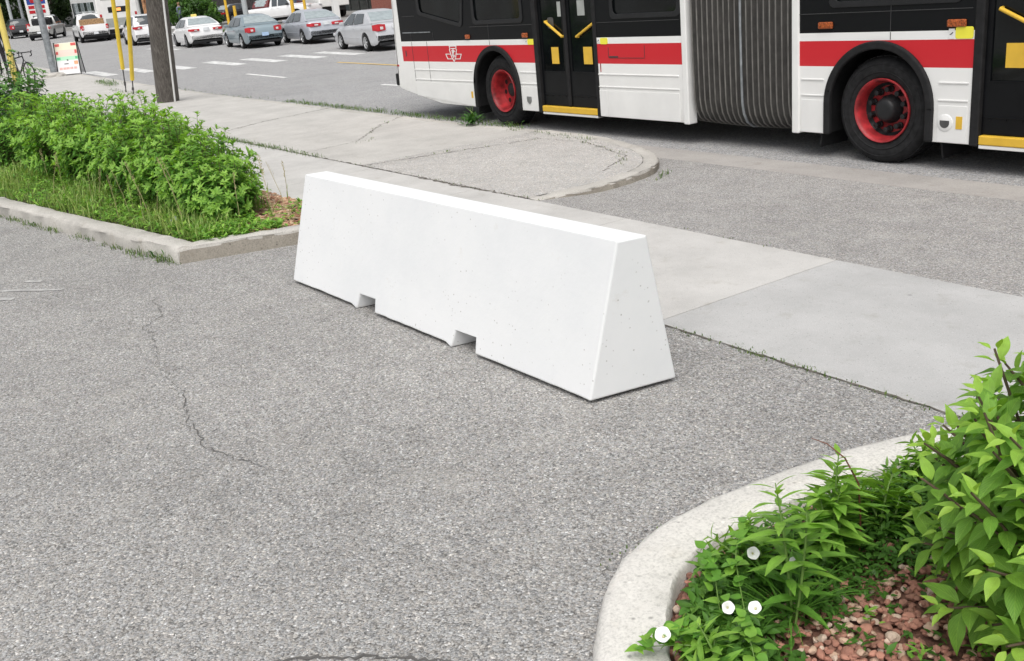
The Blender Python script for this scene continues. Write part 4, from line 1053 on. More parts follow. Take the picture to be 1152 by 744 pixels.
q = MB(); q.tube([(0, 0, -.1), (-.1, 0, 7)], .115, 14); q.build('shaft', M['galv'], o, smooth=60)
q = MB(); r_ = random.Random(5); q.lathe([(.36, -.05), (.34, .06), (.27, .11), (.13, .15), (.001, .16)], (0, 0, 0), 'Z', 14); q.v = [(x * r_.uniform(.85, 1.2), y * r_.uniform(.85, 1.2), z) for x, y, z in q.v]; q.build('footing', M['kerb'], o)

# sandwich board: two panels leaning together, red, green and white print
def sandwich():
    mt, t, bs = new_mat('printed board'); co = coords(t); s = nd(t, 'ShaderNodeSeparateXYZ'); t.links.new(co, s.inputs[0])
    h = nd(t, 'ShaderNodeMapRange'); t.links.new(s.outputs[2], h.inputs[0]); h.inputs[1].default_value = 0; h.inputs[2].default_value = 1.06
    r = ramp(t, [(0, (.74, .74, .74)), (.2, (.74, .74, .74)), (.46, (.72, .74, .72)), (.47, (.42, .72, .50)), (.58, (.45, .74, .52)), (.59, (.74, .60, .52)), (.72, (.78, .62, .54)), (.80, (.78, .74, .56)), (1, (.80, .78, .66))], h.outputs[0], 'CONSTANT'); t.links.new(r.outputs[0], bs.inputs['Base Color']); bs.inputs['Roughness'].default_value = .6
    x, y = -38.55, 7.75
    o = thing('sandwich_board', 'white a-frame sidewalk sign with red corners and a green band by the grey pole', 'sign', (x, y, T(x)), R(64))
    # local x: across the board, -y: towards the viewer
    W_, H_ = .36, 1.08
    def tf(u, z, d=0): return (u, -.30 + .26 * z / H_ - d, z)
    q = MB(); q.plate([(-W_, .04), (W_, .04), (W_, H_), (-W_, H_)], [], lambda a, c, d: tf(a, c, .01 - d), .02); q.build('panel', mt, o)
    q = MB(); q.plate([(-W_, .04), (W_, .04), (W_, H_), (-W_, H_)], [], lambda a, c, d: (a, .30 - .26 * c / H_ - d, c), .02); q.build('panel', mt, o)
    for sg in (-1, 1):
        q = MB(); q.tube([tf(sg * (W_ + .02), 0), tf(sg * (W_ + .02), H_ + .02)], .018, 6); q.tube([(sg * (W_ + .02), .30, 0), (sg * (W_ + .02), .04, H_ + .02)], .018, 6); q.build('frame', M['black_plastic'], o)
    red = simple('red print', (.62, .10, .09), .6); pk = simple('faded red print', (.72, .42, .38), .6); gn = simple('green print', (.12, .5, .25), .6); org = simple('orange print', (.75, .38, .2), .6)
    def mark(nm, mat, u0, u1, z0, z1): q = MB(); q.plate([(u0, z0), (u1, z0), (u1, z1), (u0, z1)], [], lambda a, c, d: tf(a, c, .016 - d), .004); q.build(nm, mat, o)
    mark('corner_print', red, -.35, -.2, .97, 1.06); mark('corner_print', red, .18, .35, .97, 1.06); mark('corner_print', red, .28, .35, .71, .83); mark('corner_print', red, -.35, -.27, .71, .80)
    mark('band_print', gn, -.35, -.22, .53, .61); mark('band_print', gn, .27, .35, .53, .61); mark('picture_print', org, .21, .34, .35, .46)
    for i, u in enumerate((-.3, -.18, -.07, .05, .18)): mark('line_print', pk, u, u + .1, .2, .27)
    mark('small_print', M['steel_dark'], -.12, .02, .37, .40); mark('small_print', M['steel_dark'], -.02, .03, .48, .53)
sandwich()

def bicycle():
    x, y = -37.0, 5.87
    o = thing('bicycle', 'black drop bar bicycle standing upright behind the left shrubs', 'bicycle', (x, y, T(x)), R(20))
    blk = M['black_plastic']
    wr = .34
    def wheel(cx):
        t = MB(); n = 40
        t.lathe([(wr - .03, -.012), (wr - .012, -.016), (wr, 0), (wr - .012, .016), (wr - .03, .012)], (cx, 0, wr), 'Y', n); w_ = t.build('wheel', M['tyre'], o, smooth=60)
        r_ = MB(); r_.lathe([(wr - .05, -.01), (wr - .03, -.012), (wr - .03, .012), (wr - .05, .01)], (cx, 0, wr), 'Y', n, close=True)
        for k in range(20): a = 2 * PI * k / 20; r_.tube([(cx + .02 * math.cos(a), .02 * (-1) ** k, wr + .02 * math.sin(a)), (cx + (wr - .04) * math.cos(a + .1), 0, wr + (wr - .04) * math.sin(a + .1))], .0016, 3)
        r_.build('rim', M['steel_dark'], w_, smooth=60)
    wheel(.52); wheel(-.48)
    f = MB(); bb, st_, hd, hd2 = (-.06, 0, .28), (-.2, 0, .80), (.34, 0, .86), (.37, 0, .74)
    for a, c in ((bb, st_), (st_, hd), (bb, hd2), (hd, hd2)): f.tube([a, c], .019, 8)
    for s_ in (-.05, .05): f.tube([(-.2, s_ * .4, .76), (-.48, s_, wr)], .009, 6); f.tube([bb, (-.48, s_, wr)], .009, 6)
    f.build('frame', blk, o, smooth=60)
    f = MB()
    for s_ in (-.05, .05): f.tube([hd2, (.40, s_, .68), (.52, s_, wr)], .012, 6)
    f.build('fork', blk, o, smooth=60)
    h = MB(); h.tube([hd, (.33, 0, .95), (.42, 0, .97)], .015, 8)
    for s_ in (-1, 1): h.tube([(.42, 0, .97), (.42, s_ * .2, .975), (.46, s_ * .21, .975), (.53, s_ * .215, .95), (.55, s_ * .215, .89), (.50, s_ * .215, .85), (.42, s_ * .215, .845)], .016, 8); h.tube([(.53, s_ * .215, .96), (.58, s_ * .215, 1.02)], .018, 6)
    h.build('handlebar', blk, o, smooth=60)
    s_ = MB(); s_.tube([(-.2, 0, .8), (-.215, 0, .92)], .014, 8); s_.tube([(-.36, 0, .935), (-.25, 0, .94), (-.1, 0, .93)], [.06, .05, .018], 10); s_.build('saddle', blk, o, smooth=60)
    c_ = MB(); c_.lathe([(.09, -.05), (.09, -.045), (.02, -.045), (.02, -.05)], bb, 'Y', 20, close=True); c_.tube([(-.06, -.06, .28), (.06, -.07, .16)], .01, 6); c_.tube([(-.06, .06, .28), (-.18, .07, .40)], .01, 6); c_.cbox(.06, -.11, .16, .09, .08, .02); c_.cbox(-.18, .11, .40, .09, .08, .02); c_.build('crankset', M['steel_dark'], o)
bicycle()

def person(x, y, z, rz, top, trousers, hair, skin, label, armfwd=.15):
    o = thing('person', label, 'person', (x, y, z), rz)
    V = [((0, 0, .95), .135, 'p'), ((0, 0, 1.12), .13, 'w'), ((0, 0, 1.33), .165, 'c'), ((0, 0, 1.46), .09, 'n0'), ((.01, 0, 1.53), .055, 'n'), ((.02, 0, 1.62), .095, 'h1'), ((.02, 0, 1.70), .085, 'h2')]
    E_ = [(0, 1), (1, 2), (2, 3), (3, 4), (4, 5), (5, 6)]
    for s_ in (-1, 1):
        i = len(V); f = .1 * s_
        V += [((0, s_ * .10, .88), .10, 'l'), ((f * .5, s_ * .11, .5), .065, 'k'), ((f * .6 - .03, s_ * .115, .09), .042, 'a'), ((f * .6 + .12, s_ * .13, .04), .035, 't')]
        E_ += [(0, i), (i, i + 1), (i + 1, i + 2), (i + 2, i + 3)]
        j = len(V); V += [((0, s_ * .19, 1.40), .065, 's'), ((-.02, s_ * .235, 1.14), .046, 'e'), ((armfwd, s_ * .22, .93), .033, 'wr'), ((armfwd + .07, s_ * .215, .85), .032, 'hd')]
        E_ += [(3, j), (j, j + 1), (j + 1, j + 2), (j + 2, j + 3)]
    me = bpy.data.meshes.new('body'); me.from_pydata([v[0] for v in V], E_, []); b = bpy.data.objects.new('body', me); C.objects.link(b); b.parent = o
    sk = b.modifiers.new('skin', 'SKIN'); 
    for i, v in enumerate(V): me.skin_vertices[0].data[i].radius = (v[1], v[1])
    me.skin_vertices[0].data[0].use_root = True
    ss = b.modifiers.new('sub', 'SUBSURF'); ss.levels = 2; ss.render_levels = 2
    mt, t, bs = new_mat('person surface'); co = coords(t); s = nd(t, 'ShaderNodeSeparateXYZ'); t.links.new(co, s.inputs[0])
    r = ramp(t, [(0, (.03, .03, .03)), (.04, trousers), (.535, top), (.83, skin), (.93, skin)], None, 'CONSTANT')
    h = nd(t, 'ShaderNodeMath', operation='DIVIDE'); h.inputs[1].default_value = 1.8; t.links.new(s.outputs[2], h.inputs[0]); t.links.new(h.outputs[0], r.inputs[0]); t.links.new(r.outputs[0], bs.inputs['Base Color']); bs.inputs['Roughness'].default_value = .8
    me.materials.append(mt)
    q = MB(); q.lathe([(.02, .115), (.07, .10), (.105, .05), (.11, 0), (.10, -.05)], (0, 0, 1.68), 'Z', 16); q.build('hair', simple('hair', hair, .6), o, smooth=60)
    return o
person(-43.5, 6.35, T(-43.5), R(-20), (.015, .015, .018), (.012, .012, .015), (.10, .03, .02), (.45, .26, .18), 'person in black clothing at the left edge behind the bushes')
person(-78.6, 24.3, T(-78.6) - .05, R(200), (.16, .19, .27), (.05, .06, .09), (.25, .14, .08), (.5, .32, .24), 'person in a grey blue jacket on the far side of the street', .05)

# ------------------------------------------------------------------ far side of the street: shops, pylon sign, posts, trees
def facade_part(name, mat, parent, x0, x1, y0, y1, z0, z1, bevel=0):
    q = MB(); q.box(x0, x1, y0, y1, z0, z1); return q.build(name, mat, parent, world=True, bevel=bevel)
def brick():
    mt, t, b = new_mat('red brick'); co = coords(t)
    mp = nd(t, 'ShaderNodeMapping'); mp.inputs['Rotation'].default_value = (R(90), 0, 0); t.links.new(co, mp.inputs[0])
    k = nd(t, 'ShaderNodeTexBrick', Scale=4.5); k.inputs['Color1'].default_value = (.25, .07, .05, 1); k.inputs['Color2'].default_value = (.33, .10, .07, 1); k.inputs['Mortar'].default_value = (.3, .25, .22, 1); k.inputs['Mortar Size'].default_value = .012
    t.links.new(mp.outputs[0], k.inputs[0]); t.links.new(k.outputs[0], b.inputs['Base Color']); b.inputs['Roughness'].default_value = .9; return mt
M['brick'] = brick()
M['stucco'] = simple('grey blue stucco', (.33, .37, .43), .8, var=.06, vscale=2)
M['shop_glass'] = simple('dark shop glass', (.02, .024, .022), .06, var=.5, vscale=.8, spec=.6)
M['orange'] = simple('orange awning cloth', (.65, .20, .05), .7, var=.2, vscale=3)
M['poster'] = simple('orange poster', (.62, .32, .16), .6, var=.5, vscale=2)
# plaza on the right: grey blue end, dark glazing, red brick
gz = T(-76) - .2
pl = thing('plaza_building', 'low plaza with dark shop window and red brick wall behind the silver sedan', 'building', (-68, 38, gz))
facade_part('wall', M['stucco'], pl, -83.6, -80.3, 38, 46, gz, gz + 5.2)
facade_part('wall', M['brick'], pl, -74.2, -40, 38, 46, gz, gz + 5.2)
facade_part('lintel', M['brick'], pl, -80.28, -74.22, 38.2, 46, gz + 3.5, gz + 5.2)
sw = facade_part('shop_window', M['shop_glass'], pl, -80.28, -74.22, 38.5, 38.56, gz, gz + 3.5)
for x in (-79.0, -77.4, -75.8): facade_part('mullion', M['steel_dark'], sw, x, x + .08, 38.42, 38.5, gz, gz + 3.5).location = (0, 0, 0)
for o_ in list(sw.children):
    for v in o_.data.vertices: pass
for x0, x1 in ((-76.0, -75.45), (-75.05, -74.5)): facade_part('window_notice', M['plate_white'], pl, x0, x1, 38.43, 38.47, gz + 1.1, gz + 2.6)
facade_part('roof', M['steel_dark'], pl, -84.2, -39.6, 37.4, 46.5, gz + 5.2, gz + 5.5)
for x in (-72.0, -64, -56, -48): facade_part('window', M['shop_glass'], pl, x, x + 3.2, 37.97, 38.02, gz + 2.3, gz + 4)
o = thing('canopy_column', 'white square column standing in front of the dark plaza window', 'column', (-55.7, 26.2, T(-55.7) - .17))
q = MB(); q.box(-.17, .17, -.17, .17, 0, 4.6); q.build('shaft', M['bus_white'], o, bevel=.02); q = MB(); q.box(-.26, .26, -.26, .26, 0, .18); q.build('base', M['kerb'], o, bevel=.02)
q = MB(); q.box(-.3, .3, -.3, .3, 4.6, 4.8); q.build('cap', M['bus_white'], o, bevel=.02)
# dark shops on the left
gz2 = 1.6
sh = thing('shop_building', 'dark fronted shop with orange posters and awning behind the white suv', 'building', (-122, 34, gz2))
facade_part('wall', simple('dark shop wall', (.05, .045, .045), .8, var=.3), sh, -142, -104, 34, 44, gz2, gz2 + 5.5)
for x in (-139, -134, -129, -124, -119, -114): facade_part('shop_window', M['shop_glass'], sh, x, x + 3.6, 33.9, 34.02, gz2 + .4, gz2 + 3)
for x, c in ((-122.6, 'poster'), (-121.2, 'orange'), (-117.5, 'poster')): facade_part('poster', M[c], sh, x, x + 1.1, 33.8, 33.88, gz2 + .5, gz2 + 3.3)
facade_part('awning', M['orange'], sh, -113.5, -106, 32.4, 33.9, gz2 + 2.9, gz2 + 3.6, .05)
facade_part('sign_band', simple('red sign band', (.35, .05, .04), .6), sh, -141, -125, 33.7, 33.95, gz2 + 3.4, gz2 + 4.4)
facade_part('roof', M['steel_dark'], sh, -142.5, -103.5, 33.2, 44.5, gz2 + 5.5, gz2 + 5.8)

# parked box truck with a blue stripe and a red square panel
a_ = R(178); bt = thing('box_truck', 'white box truck with a blue stripe and a red square panel on its side', 'truck', (-69.9, 31.6, T(-70) - .17), a_)
q = MB(); q.box(-2.9, 1.3, -1.1, 1.1, .75, 3.2); q.build('cargo_box', M['bus_white'], bt, bevel=.05)
q = MB(); q.box(-2.7, 1.1, 1.1, 1.115, 2.2, 2.75); q.build('stripe_panel', simple('blue stripe', (.05, .13, .42), .5), bt)
q = MB(); q.box(-2.3, -1.2, 1.1, 1.13, 1.45, 2.5); rp = q.build('square_panel', simple('red panel', (.55, .03, .05), .5), bt)
q = MB(); q.plate([(-2.1, 1.75), (-1.9, 1.62), (-1.45, 2.2), (-1.62, 2.35)], [], lambda a, c, d: (a, 1.135 + d, c), .012); q.build('swoosh', M['poster'], rp)
q = MB(); q.plate([(1.35, .6), (3.1, .6), (3.1, 1.25), (2.75, 1.4), (2.3, 2.2), (1.35, 2.25)], [], lambda a, c, d: (a, -1 + d, c), 2.0); cb = q.build('cab', M['bus_white'], bt, bevel=.08)
for sg in (-1, 1):
    q = MB(); q.plate([(1.5, 1.4), (2.5, 1.4), (2.15, 2.05), (1.5, 2.1)], [], lambda a, c, d: (a, sg * 1.003 + (d if sg > 0 else -d), c), .008); q.build('window', M['car_glass'], bt)
    for x in (-1.9, 2.2):
        q = MB(); q.lathe([(.001, 0), (.24, .0), (.26, .02), (.4, 0), (.42, -.06 * sg), (.42, -.26 * sg), (.001, -.26 * sg)], (x, sg * 1.06, .42), 'Y', 24); q.build('wheel', M['tyre'], bt, smooth=40)
q = MB(); q.box(-2.8, 2.9, -.8, .8, .45, .75); q.build('chassis', M['black_rubber'], bt)

# petrol price pylon
gp = thing('price_pylon', 'tall white framed price sign with a blue and red top and red price panels', 'sign', (-112.95, 20.89, 1.76), R(80))
q = MB()
for x in (-.95, .95): q.box(x - .1, x + .1, -.12, .12, 0, 4.5)
q.build('frame', M['bus_white'], gp, bevel=.02)
q = MB(); q.box(-.85, .85, -.1, .1, 2.5, 4.45); hd_ = q.build('header_panel', simple('blue panel', (.02, .06, .30), .5), gp)
for x0, x1, z0, z1 in ((-.55, -.05, 2.65, 3.6), (.2, .7, 2.75, 3.8)):
    q = MB(); q.plate(rounded(x0, x1, z0, z1, .15), [], lambda a, c, d: (a, -.12 + d, c), .04); q.build('emblem', M['tail_red'], hd_)
q = MB(); q.box(-.85, .85, -.1, .1, .9, 2.49); pn = q.build('price_panel', M['bus_white'], gp)
for z in (2.1, 1.65):
    for x in (-.55, .4): q = MB(); q.box(x - .25, x + .3, -.13, -.1, z, z + .3); q.build('price_display', M['tail_red'], pn)
for x in (-.4, .45): q = MB(); q.box(x - .2, x + .2, -.13, -.1, 1.15, 1.42); q.build('dark_display', M['black_plastic'], pn)

def post(name, label, cat, x, y, h, r, mat, group=None, arm=None):
    o = thing(name, label, cat, (x, y, T(x) - .17), 0, group)
    q = MB(); q.tube([(0, 0, 0), (0, 0, h)], [r, r * .85], 12); q.build('shaft', mat, o, smooth=60)
    q = MB(); q.lathe([(r * 1.6, 0), (r * 1.6, .06), (r, .1)], (0, 0, 0), 'Z', 12); q.build('base_plate', M['steel_dark'], o, smooth=40)
    if arm:
        for z in arm:
            q = MB(); q.tube([(0, 0, z), (1.5, 1.2, z + .1), (4.6, 3.6, z + .2)], [.07, .06, .05], 8); q.build('arm', mat, o, smooth=60)
    return o
M['pole_grey'] = simple('pale grey painted steel', (.42, .45, .46), .5, var=.08)
post('signal_pole', 'pale grey signal pole with two long horizontal arms before the dark trees', 'pole', -103.0, 16.7, 8, .14, M['pole_grey'], arm=(4.35, 3.8))
post('lamp_pole', 'thin grey pole standing before the trees beside the price sign', 'pole', -113.7, 19.5, 9, .15, M['galv'])
post('light_column', 'pale grey steel light column rising behind the blue grey sedan', 'pole', -62.83, 23.47, 8, .17, M['pole_grey'])
post('banner_pole', 'blue painted pole beside the person on the far pavement', 'pole', -89.7, 26.65, 6, .16, simple('blue paint', (.05, .10, .34), .5))
post('sign_post', 'slim grey blue post standing behind the green bushes', 'pole', -82.8, 28.0, 6, .13, simple('slate paint', (.16, .24, .36), .5))
post('white_post', 'white post in front of the dark shop left of the wooden pole', 'pole', -85.9, 23.2, 6, .26, M['bus_white'])
YB = 'yellow bollards along the lot'
post('bollard', 'tall yellow bollard between the bushes and the grey light column', 'bollard', -71.6, 25.4, 2.6, .1, M['bus_yellow'], YB)
post('bollard', 'short yellow bollard just right of the tallest yellow bollard', 'bollard', -71.4, 25.9, 1.4, .12, M['bus_yellow'], YB)
post('bollard', 'yellow bollard beside the tail of the white pickup in the lot', 'bollard', -61.2, 25.9, 2.4, .12, M['bus_yellow'], YB)
post('bollard', 'yellow bollard between the pickup in the lot and the box truck', 'bollard', -60.7, 26.5, 2.3, .1, M['bus_yellow'], YB)

# trees: tapered trunk, limbs, crown of leaf clumps
M['bark'] = simple('tree bark', (.09, .07, .055), .9, var=.3, vscale=9, bumpy=.6)
M['crown_dark'] = leaf_mat('dark crown leaves', (.035, .07, .022), (.07, .13, .035), .25, sat_var=.35)
M['crown_mid'] = leaf_mat('green crown leaves', (.06, .14, .03), (.13, .26, .05), .3, sat_var=.3)
def crown_mesh(seed, rx, ry, rz, cz, nclump, nleaf, ls):
    r = random.Random(seed); b = MB()
    for c in range(nclump):
        u = r.uniform(-1, 1); a = r.uniform(0, 2 * PI); q = math.sqrt(1 - u * u); k = r.uniform(.45, 1.0) ** .5
        cx, cy, cz_ = rx * q * math.cos(a) * k, ry * q * math.sin(a) * k, cz + rz * u * k; cr = r.uniform(.16, .34) * rx; t0 = r.uniform(.15, .85)
        for _ in range(nleaf):
            d = Vector((r.gauss(0, .5), r.gauss(0, .5), r.gauss(0, .42))) * cr
            p = Vector((cx, cy, cz_)) + d; n = Vector((r.gauss(0, 1), r.gauss(0, 1), r.gauss(.3, 1))).normalized(); e = n.orthogonal().normalized(); e.rotate(Matrix.Rotation(r.uniform(0, 6.28), 3, n)); f = n.cross(e); s_ = ls * r.uniform(.6, 1.3)
            b.add([tuple(p - e * s_), tuple(p - f * s_ * .5), tuple(p + e * s_), tuple(p + f * s_ * .5)], [(0, 1, 2, 3)], 0, min(1, max(0, t0 + r.uniform(-.2, .2) + .2 * d.z / cr)))
    return b
def tree(label, x, y, h, rx, mat, seed, group, trunk=.22, low=.3):
    z = T(x) - .2; o = thing('tree', label, 'tree', (x, y, z), 0, group); r = random.Random(seed)
    q = MB(); q.tube([(0, 0, 0), (.1, 0, h * .3), (0, .1, h * .6), (.1, 0, h * .85)], [trunk, trunk * .75, trunk * .45, trunk * .15], 10)
    for k in range(6):
        a = r.uniform(0, 6.28); z0 = h * r.uniform(.3, .55); q.tube([(0, 0, z0), (rx * .35 * math.cos(a), rx * .35 * math.sin(a), z0 + h * .15), (rx * .75 * math.cos(a), rx * .75 * math.sin(a), z0 + h * .25)], [trunk * .4, trunk * .25, trunk * .08], 6)
    q.build('trunk', M['bark'], o, smooth=60)
    crown_mesh(seed, rx, rx, h * (1 - low) / 2, h * (1 + low) / 2, 75, 70, .36).build('crown', mat, o)
    return o
GT_ = 'dark trees at the far end of the street'
for i, (x, y, h, rx) in enumerate([(-150, 14, 11, 4.8), (-146, 22, 12, 5), (-152, 30, 12, 5.2), (-150, 38, 11, 4.8), (-134, 16.5, 8.5, 3.6), (-146, 48, 12, 5)]):
    tree(('tall dark tree beyond the shops', 'dark tree behind the signal pole', 'dark broad tree behind the price sign', 'dark tree above the far city bus', 'lower dark tree right behind the black suv', 'dark tree behind the orange poster shop')[i], x, y, h, rx, M['crown_dark'], 20 + i, GT_, low=.06)
def bush(label, x, y, h, rx, seed, mat, group, n=40, ls=.16):
    o = thing('bush', label, 'bush', (x, y, T(x) - .18), 0, group)
    q = MB(); r = random.Random(seed)
    for k in range(7): a = r.uniform(0, 6.28); q.tube([(0, 0, 0), (rx * .25 * math.cos(a), rx * .25 * math.sin(a), h * .4), (rx * .6 * math.cos(a), rx * .6 * math.sin(a), h * .75)], [.05, .03, .01], 5)
    q.build('stems', M['bark'], o)
    crown_mesh(seed, rx, rx, h * .52, h * .52, n, 55, ls).build('foliage', mat, o)
BG = 'green bushes on the far side of the street'
bush('tall green bush left of the slate post', -87.6, 27.3, 4.6, 2.3, 41, M['crown_mid'], BG, 60)
bush('widest green bush, behind the person in the grey blue jacket', -91.0, 28.6, 4.8, 2.4, 42, M['crown_mid'], BG, 60)
bush('green bush between the slate post and the tall yellow bollard', -79.5, 25.6, 2.5, 1.7, 43, M['crown_mid'], BG, 50)
bush('low yellow green bush behind the roof of the blue grey sedan', -75.5, 25.0, 1.9, 1.3, 44, M['crown_mid'], BG, 40)
b = MB(); r = random.Random(9)
for _ in range(1500):
    x, y = r.uniform(-72, -46), r.uniform(22.2, 23.4); h = r.uniform(.08, .2); a = r.uniform(0, 6.28); z = T(x) - .17
    b.add([(x, y, z), (x + .05 * math.cos(a), y + .05 * math.sin(a), z), (x + r.uniform(-.05, .05), y, z + h)], [(0, 1, 2)], 0, r.random())
stuff(b.build('verge_grass', M['crown_mid']), 'strip of green grass along the far edge of the street', 'grass')

# ------------------------------------------------------------------ plants
def leaf_geo(L, W, ns=5, fold=.25, curl=.3, base=.12, wave=0, peak=.42):
    """a leaf from the origin along +x, upper face +z: verts, faces, uv (u along, v across from -1 to 1)"""
    vs, fs, uv = [], [], []
    for i in range(ns + 1):
        t = i / ns
        w = W / 2 * (math.sin(PI * min(1, t / peak) / 2) ** .75 if t < peak else math.cos(PI / 2 * (t - peak) / (1 - peak)) ** 1.15) if 0 < t < 1 else 0
        w = max(w, .0006)
        x = L * t * math.cos(curl * t * .6); z = -curl * L * t * t * .5
        for s in (-1, 0, 1):
            vs.append((x, s * w, z + abs(s) * w * fold + (wave * w * math.sin(t * 9 + s) if s else 0))); uv.append((t, s * (w / (W / 2)) if s else 0.0))
    for i in range(ns):
        a = i * 3; fs += [(a, a + 3, a + 4, a + 1), (a + 1, a + 4, a + 5, a + 2)]
    return vs, fs, uv
def place_leaf(b, geo, p, d, up, mat=0, tint=.5, sc=1.0):
    vs, fs, uv = geo; d = Vector(d).normalized(); up = Vector(up); n = up - d * up.dot(d)
    n = n.normalized() if n.length > 1e-4 else d.orthogonal().normalized(); s = n.cross(d)
    b.add([tuple(Vector(p) + (d * v[0] + s * v[1] + n * v[2]) * sc) for v in vs], fs, mat, tint, uv)
def shoot_path(r, p0, p1, bend=.15, n=6):
    p0, p1 = Vector(p0), Vector(p1); out = []; l = (p1 - p0).length
    o = Vector((r.uniform(-1, 1), r.uniform(-1, 1), 0)) * bend * l
    for i in range(n + 1):
        t = i / n; out.append(p0.lerp(p1, t) + o * math.sin(PI * t) * .5 + Vector((0, 0, 1)) * l * .12 * math.sin(PI * t))
    return out
M['spirea'] = leaf_mat('hedge leaves', (.135, .32, .05), (.35, .58, .10), .38, sat_var=.2)
M['dark_leaf'] = leaf_mat('dark bush leaves', (.05, .14, .035), (.15, .33, .06), .3)
M['hydrangea'] = leaf_mat('broad garden leaves', (.16, .36, .05), (.42, .66, .10), .36, veins=True, rough=.42)
M['weed'] = leaf_mat('weed leaves', (.14, .33, .045), (.34, .57, .09), .32)
M['grass'] = leaf_mat('grass blades', (.24, .37, .09), (.52, .58, .22), .34)
M['grass_dull'] = leaf_mat('dull grass blades', (.10, .175, .04), (.27, .33, .10), .3)
M['stem_green'] = simple('green stem', (.16, .27, .06), .6)
M['stem_red'] = simple('red brown stem', (.16, .06, .035), .6)
M['stem_wood'] = simple('woody stem', (.12, .085, .055), .85)

# hedge of upright leafy shoots along the left island
LG = [leaf_geo(.088, .034, 3, .25, .35), leaf_geo(.075, .03, 3, .25, .5), leaf_geo(.098, .036, 3, .22, .3)]
def shrub_parts(seed, h, rx, ry, nshoot, geos=LG, per=26, low=.1, spread=1.0, sc=1.0, rosette=True):
    r = random.Random(seed); b = MB(); st = MB()
    for i in range(nshoot):
        a = r.uniform(0, 2 * PI); k = math.sqrt(r.random()); top = h * (1 - .3 * k * k) * r.choice((.72, .8, .86, .92, 1.0, 1.1, 1.16))
        if r.random() < .38: top *= r.uniform(.4, .8); k = .75 + .3 * r.random()
        tip = (rx * k * math.cos(a), ry * k * math.sin(a), top); base = (tip[0] * .35 + r.uniform(-.05, .05), tip[1] * .35, 0)
        pth = shoot_path(r, base, tip, .12)
        st.tube(pth, [.005, .005, .004, .004, .003, .003, .002], 4, cap=False)
        tone = r.uniform(-.12, .16); m_ = int(per * r.uniform(.7, 1.2)); ga = r.uniform(0, 6)
        for j in range(m_):
            t = low + (1 - low) * (j / m_) ** .75
            f = t * 6; q = min(5, int(f)); p = pth[q].lerp(pth[q + 1], f - q); ax = (pth[q + 1] - pth[q]).normalized()
            ga += 2.4; e = ax.orthogonal().normalized(); e.rotate(Matrix.Rotation(ga, 3, ax))
            lift = .25 + .9 * max(0, t - .75) * 4 * .5; d = e * spread * (1 if t < .9 else .75) + ax * lift + Vector((0, 0, r.uniform(-.25, .15)))
            s_ = sc * (r.uniform(.75, 1.15) * (1.0 if t < .93 else .75))
            place_leaf(b, geos[r.randrange(len(geos))], p, d, ax + Vector((0, 0, .5)), 0, min(1, max(0, tone + .12 + .42 * t + (.34 if t > .86 else 0) + r.uniform(-.18, .18))), s_)
        if rosette:
            ax = (pth[6] - pth[5]).normalized()
            for j in range(6):
                e = ax.orthogonal().normalized(); e.rotate(Matrix.Rotation(j * .785 * 3 + ga, 3, ax)); place_leaf(b, geos[r.randrange(len(geos))], pth[6] - ax * .012 * (j % 3), e + ax * (.35 + .3 * (j % 3)), ax, 0, min(1, max(0, tone + .78 + r.uniform(-.12, .12))), sc * r.uniform(.5, .85))
    return b, st
def make_shrub(name, label, cat, seed, h, rx, ry, nshoot, mat, loc, rz=0, group=None, **kw):
    o = thing(name, label, cat, loc, rz, group); b, st = shrub_parts(seed, h, rx, ry, nshoot, **kw)
    st.build('stems', M['stem_wood'], o); b.build('foliage', mat, o); return o
HG = 'shrubs of the hedge in the left planting bed'
P0 = make_shrub('shrub', '', 'shrub', 1, .95, .58, .55, 190, M['spirea'], (-11.0, 2.75, .06), 0, HG)
P1 = make_shrub('shrub', '', 'shrub', 2, .90, .55, .55, 190, M['spirea'], (-12.0, 2.7, .06), 1.0, HG)
P2 = make_shrub('shrub', '', 'shrub', 3, .72, .5, .5, 165, M['spirea'], (-9.7, 2.82, .06), 2.0, HG)
hedge = [(P2, -8.85, 2.78, .74, 0.3, 'smallest shrub of the hedge, at its right end by the wood chips'),
         (P2, -9.25, 2.80, .95, 2.9, 'second shrub of the hedge counted from the wood chips'),
         (P0, -9.9, 2.80, .88, 4.4, 'shrub of the hedge above the white litter in the weeds'),
         (P1, -10.6, 2.72, .95, 1.1, 'tall bright shrub of the hedge below the foot of the wooden pole'),
         (P0, -11.4, 2.78, 1.0, 0.0, 'tallest shrub of the hedge, left of the wooden pole'),
         (P1, -12.2, 2.6, 1.0, 2.2, 'shrub of the hedge below the two yellow guy guards'),
         (P0, -13.1, 2.5, .98, 3.6, 'shrub of the hedge below the sandwich board'),
         (P1, -14.0, 2.45, 1.0, 5.0, 'shrub of the hedge next to the dark leafy bush'),
         (P0, -15.0, 2.2, .95, 1.9, 'leftmost bright shrub of the hedge in front of the dark leafy bush')]
used = set()
for src, x, y, s, rz, lab in hedge:
    o = src if src not in used else copy_tree(src); used.add(src)
    o.location = (x, y, .06 + T(x)); o.scale = (s * 1.02, s * 1.02, s); o.rotation_euler = (0, 0, rz); o['label'] = lab
DL = [leaf_geo(.12, .05, 4, .2, .7), leaf_geo(.10, .042, 4, .25, .5)]
make_shrub('dark_bush', 'dark green leafy bush at the left edge behind the brighter hedge', 'shrub', 11, 1.42, 1.0, .8, 170, M['dark_leaf'], (-18.6, 2.55, .05), geos=DL, per=24)
make_shrub('dark_bush', 'lower dark bush with lighter tips in front of the bicycle', 'shrub', 12, .82, .7, .6, 110, M['dark_leaf'], (-17.0, 2.75, .05), 1.2, geos=DL, per=22)

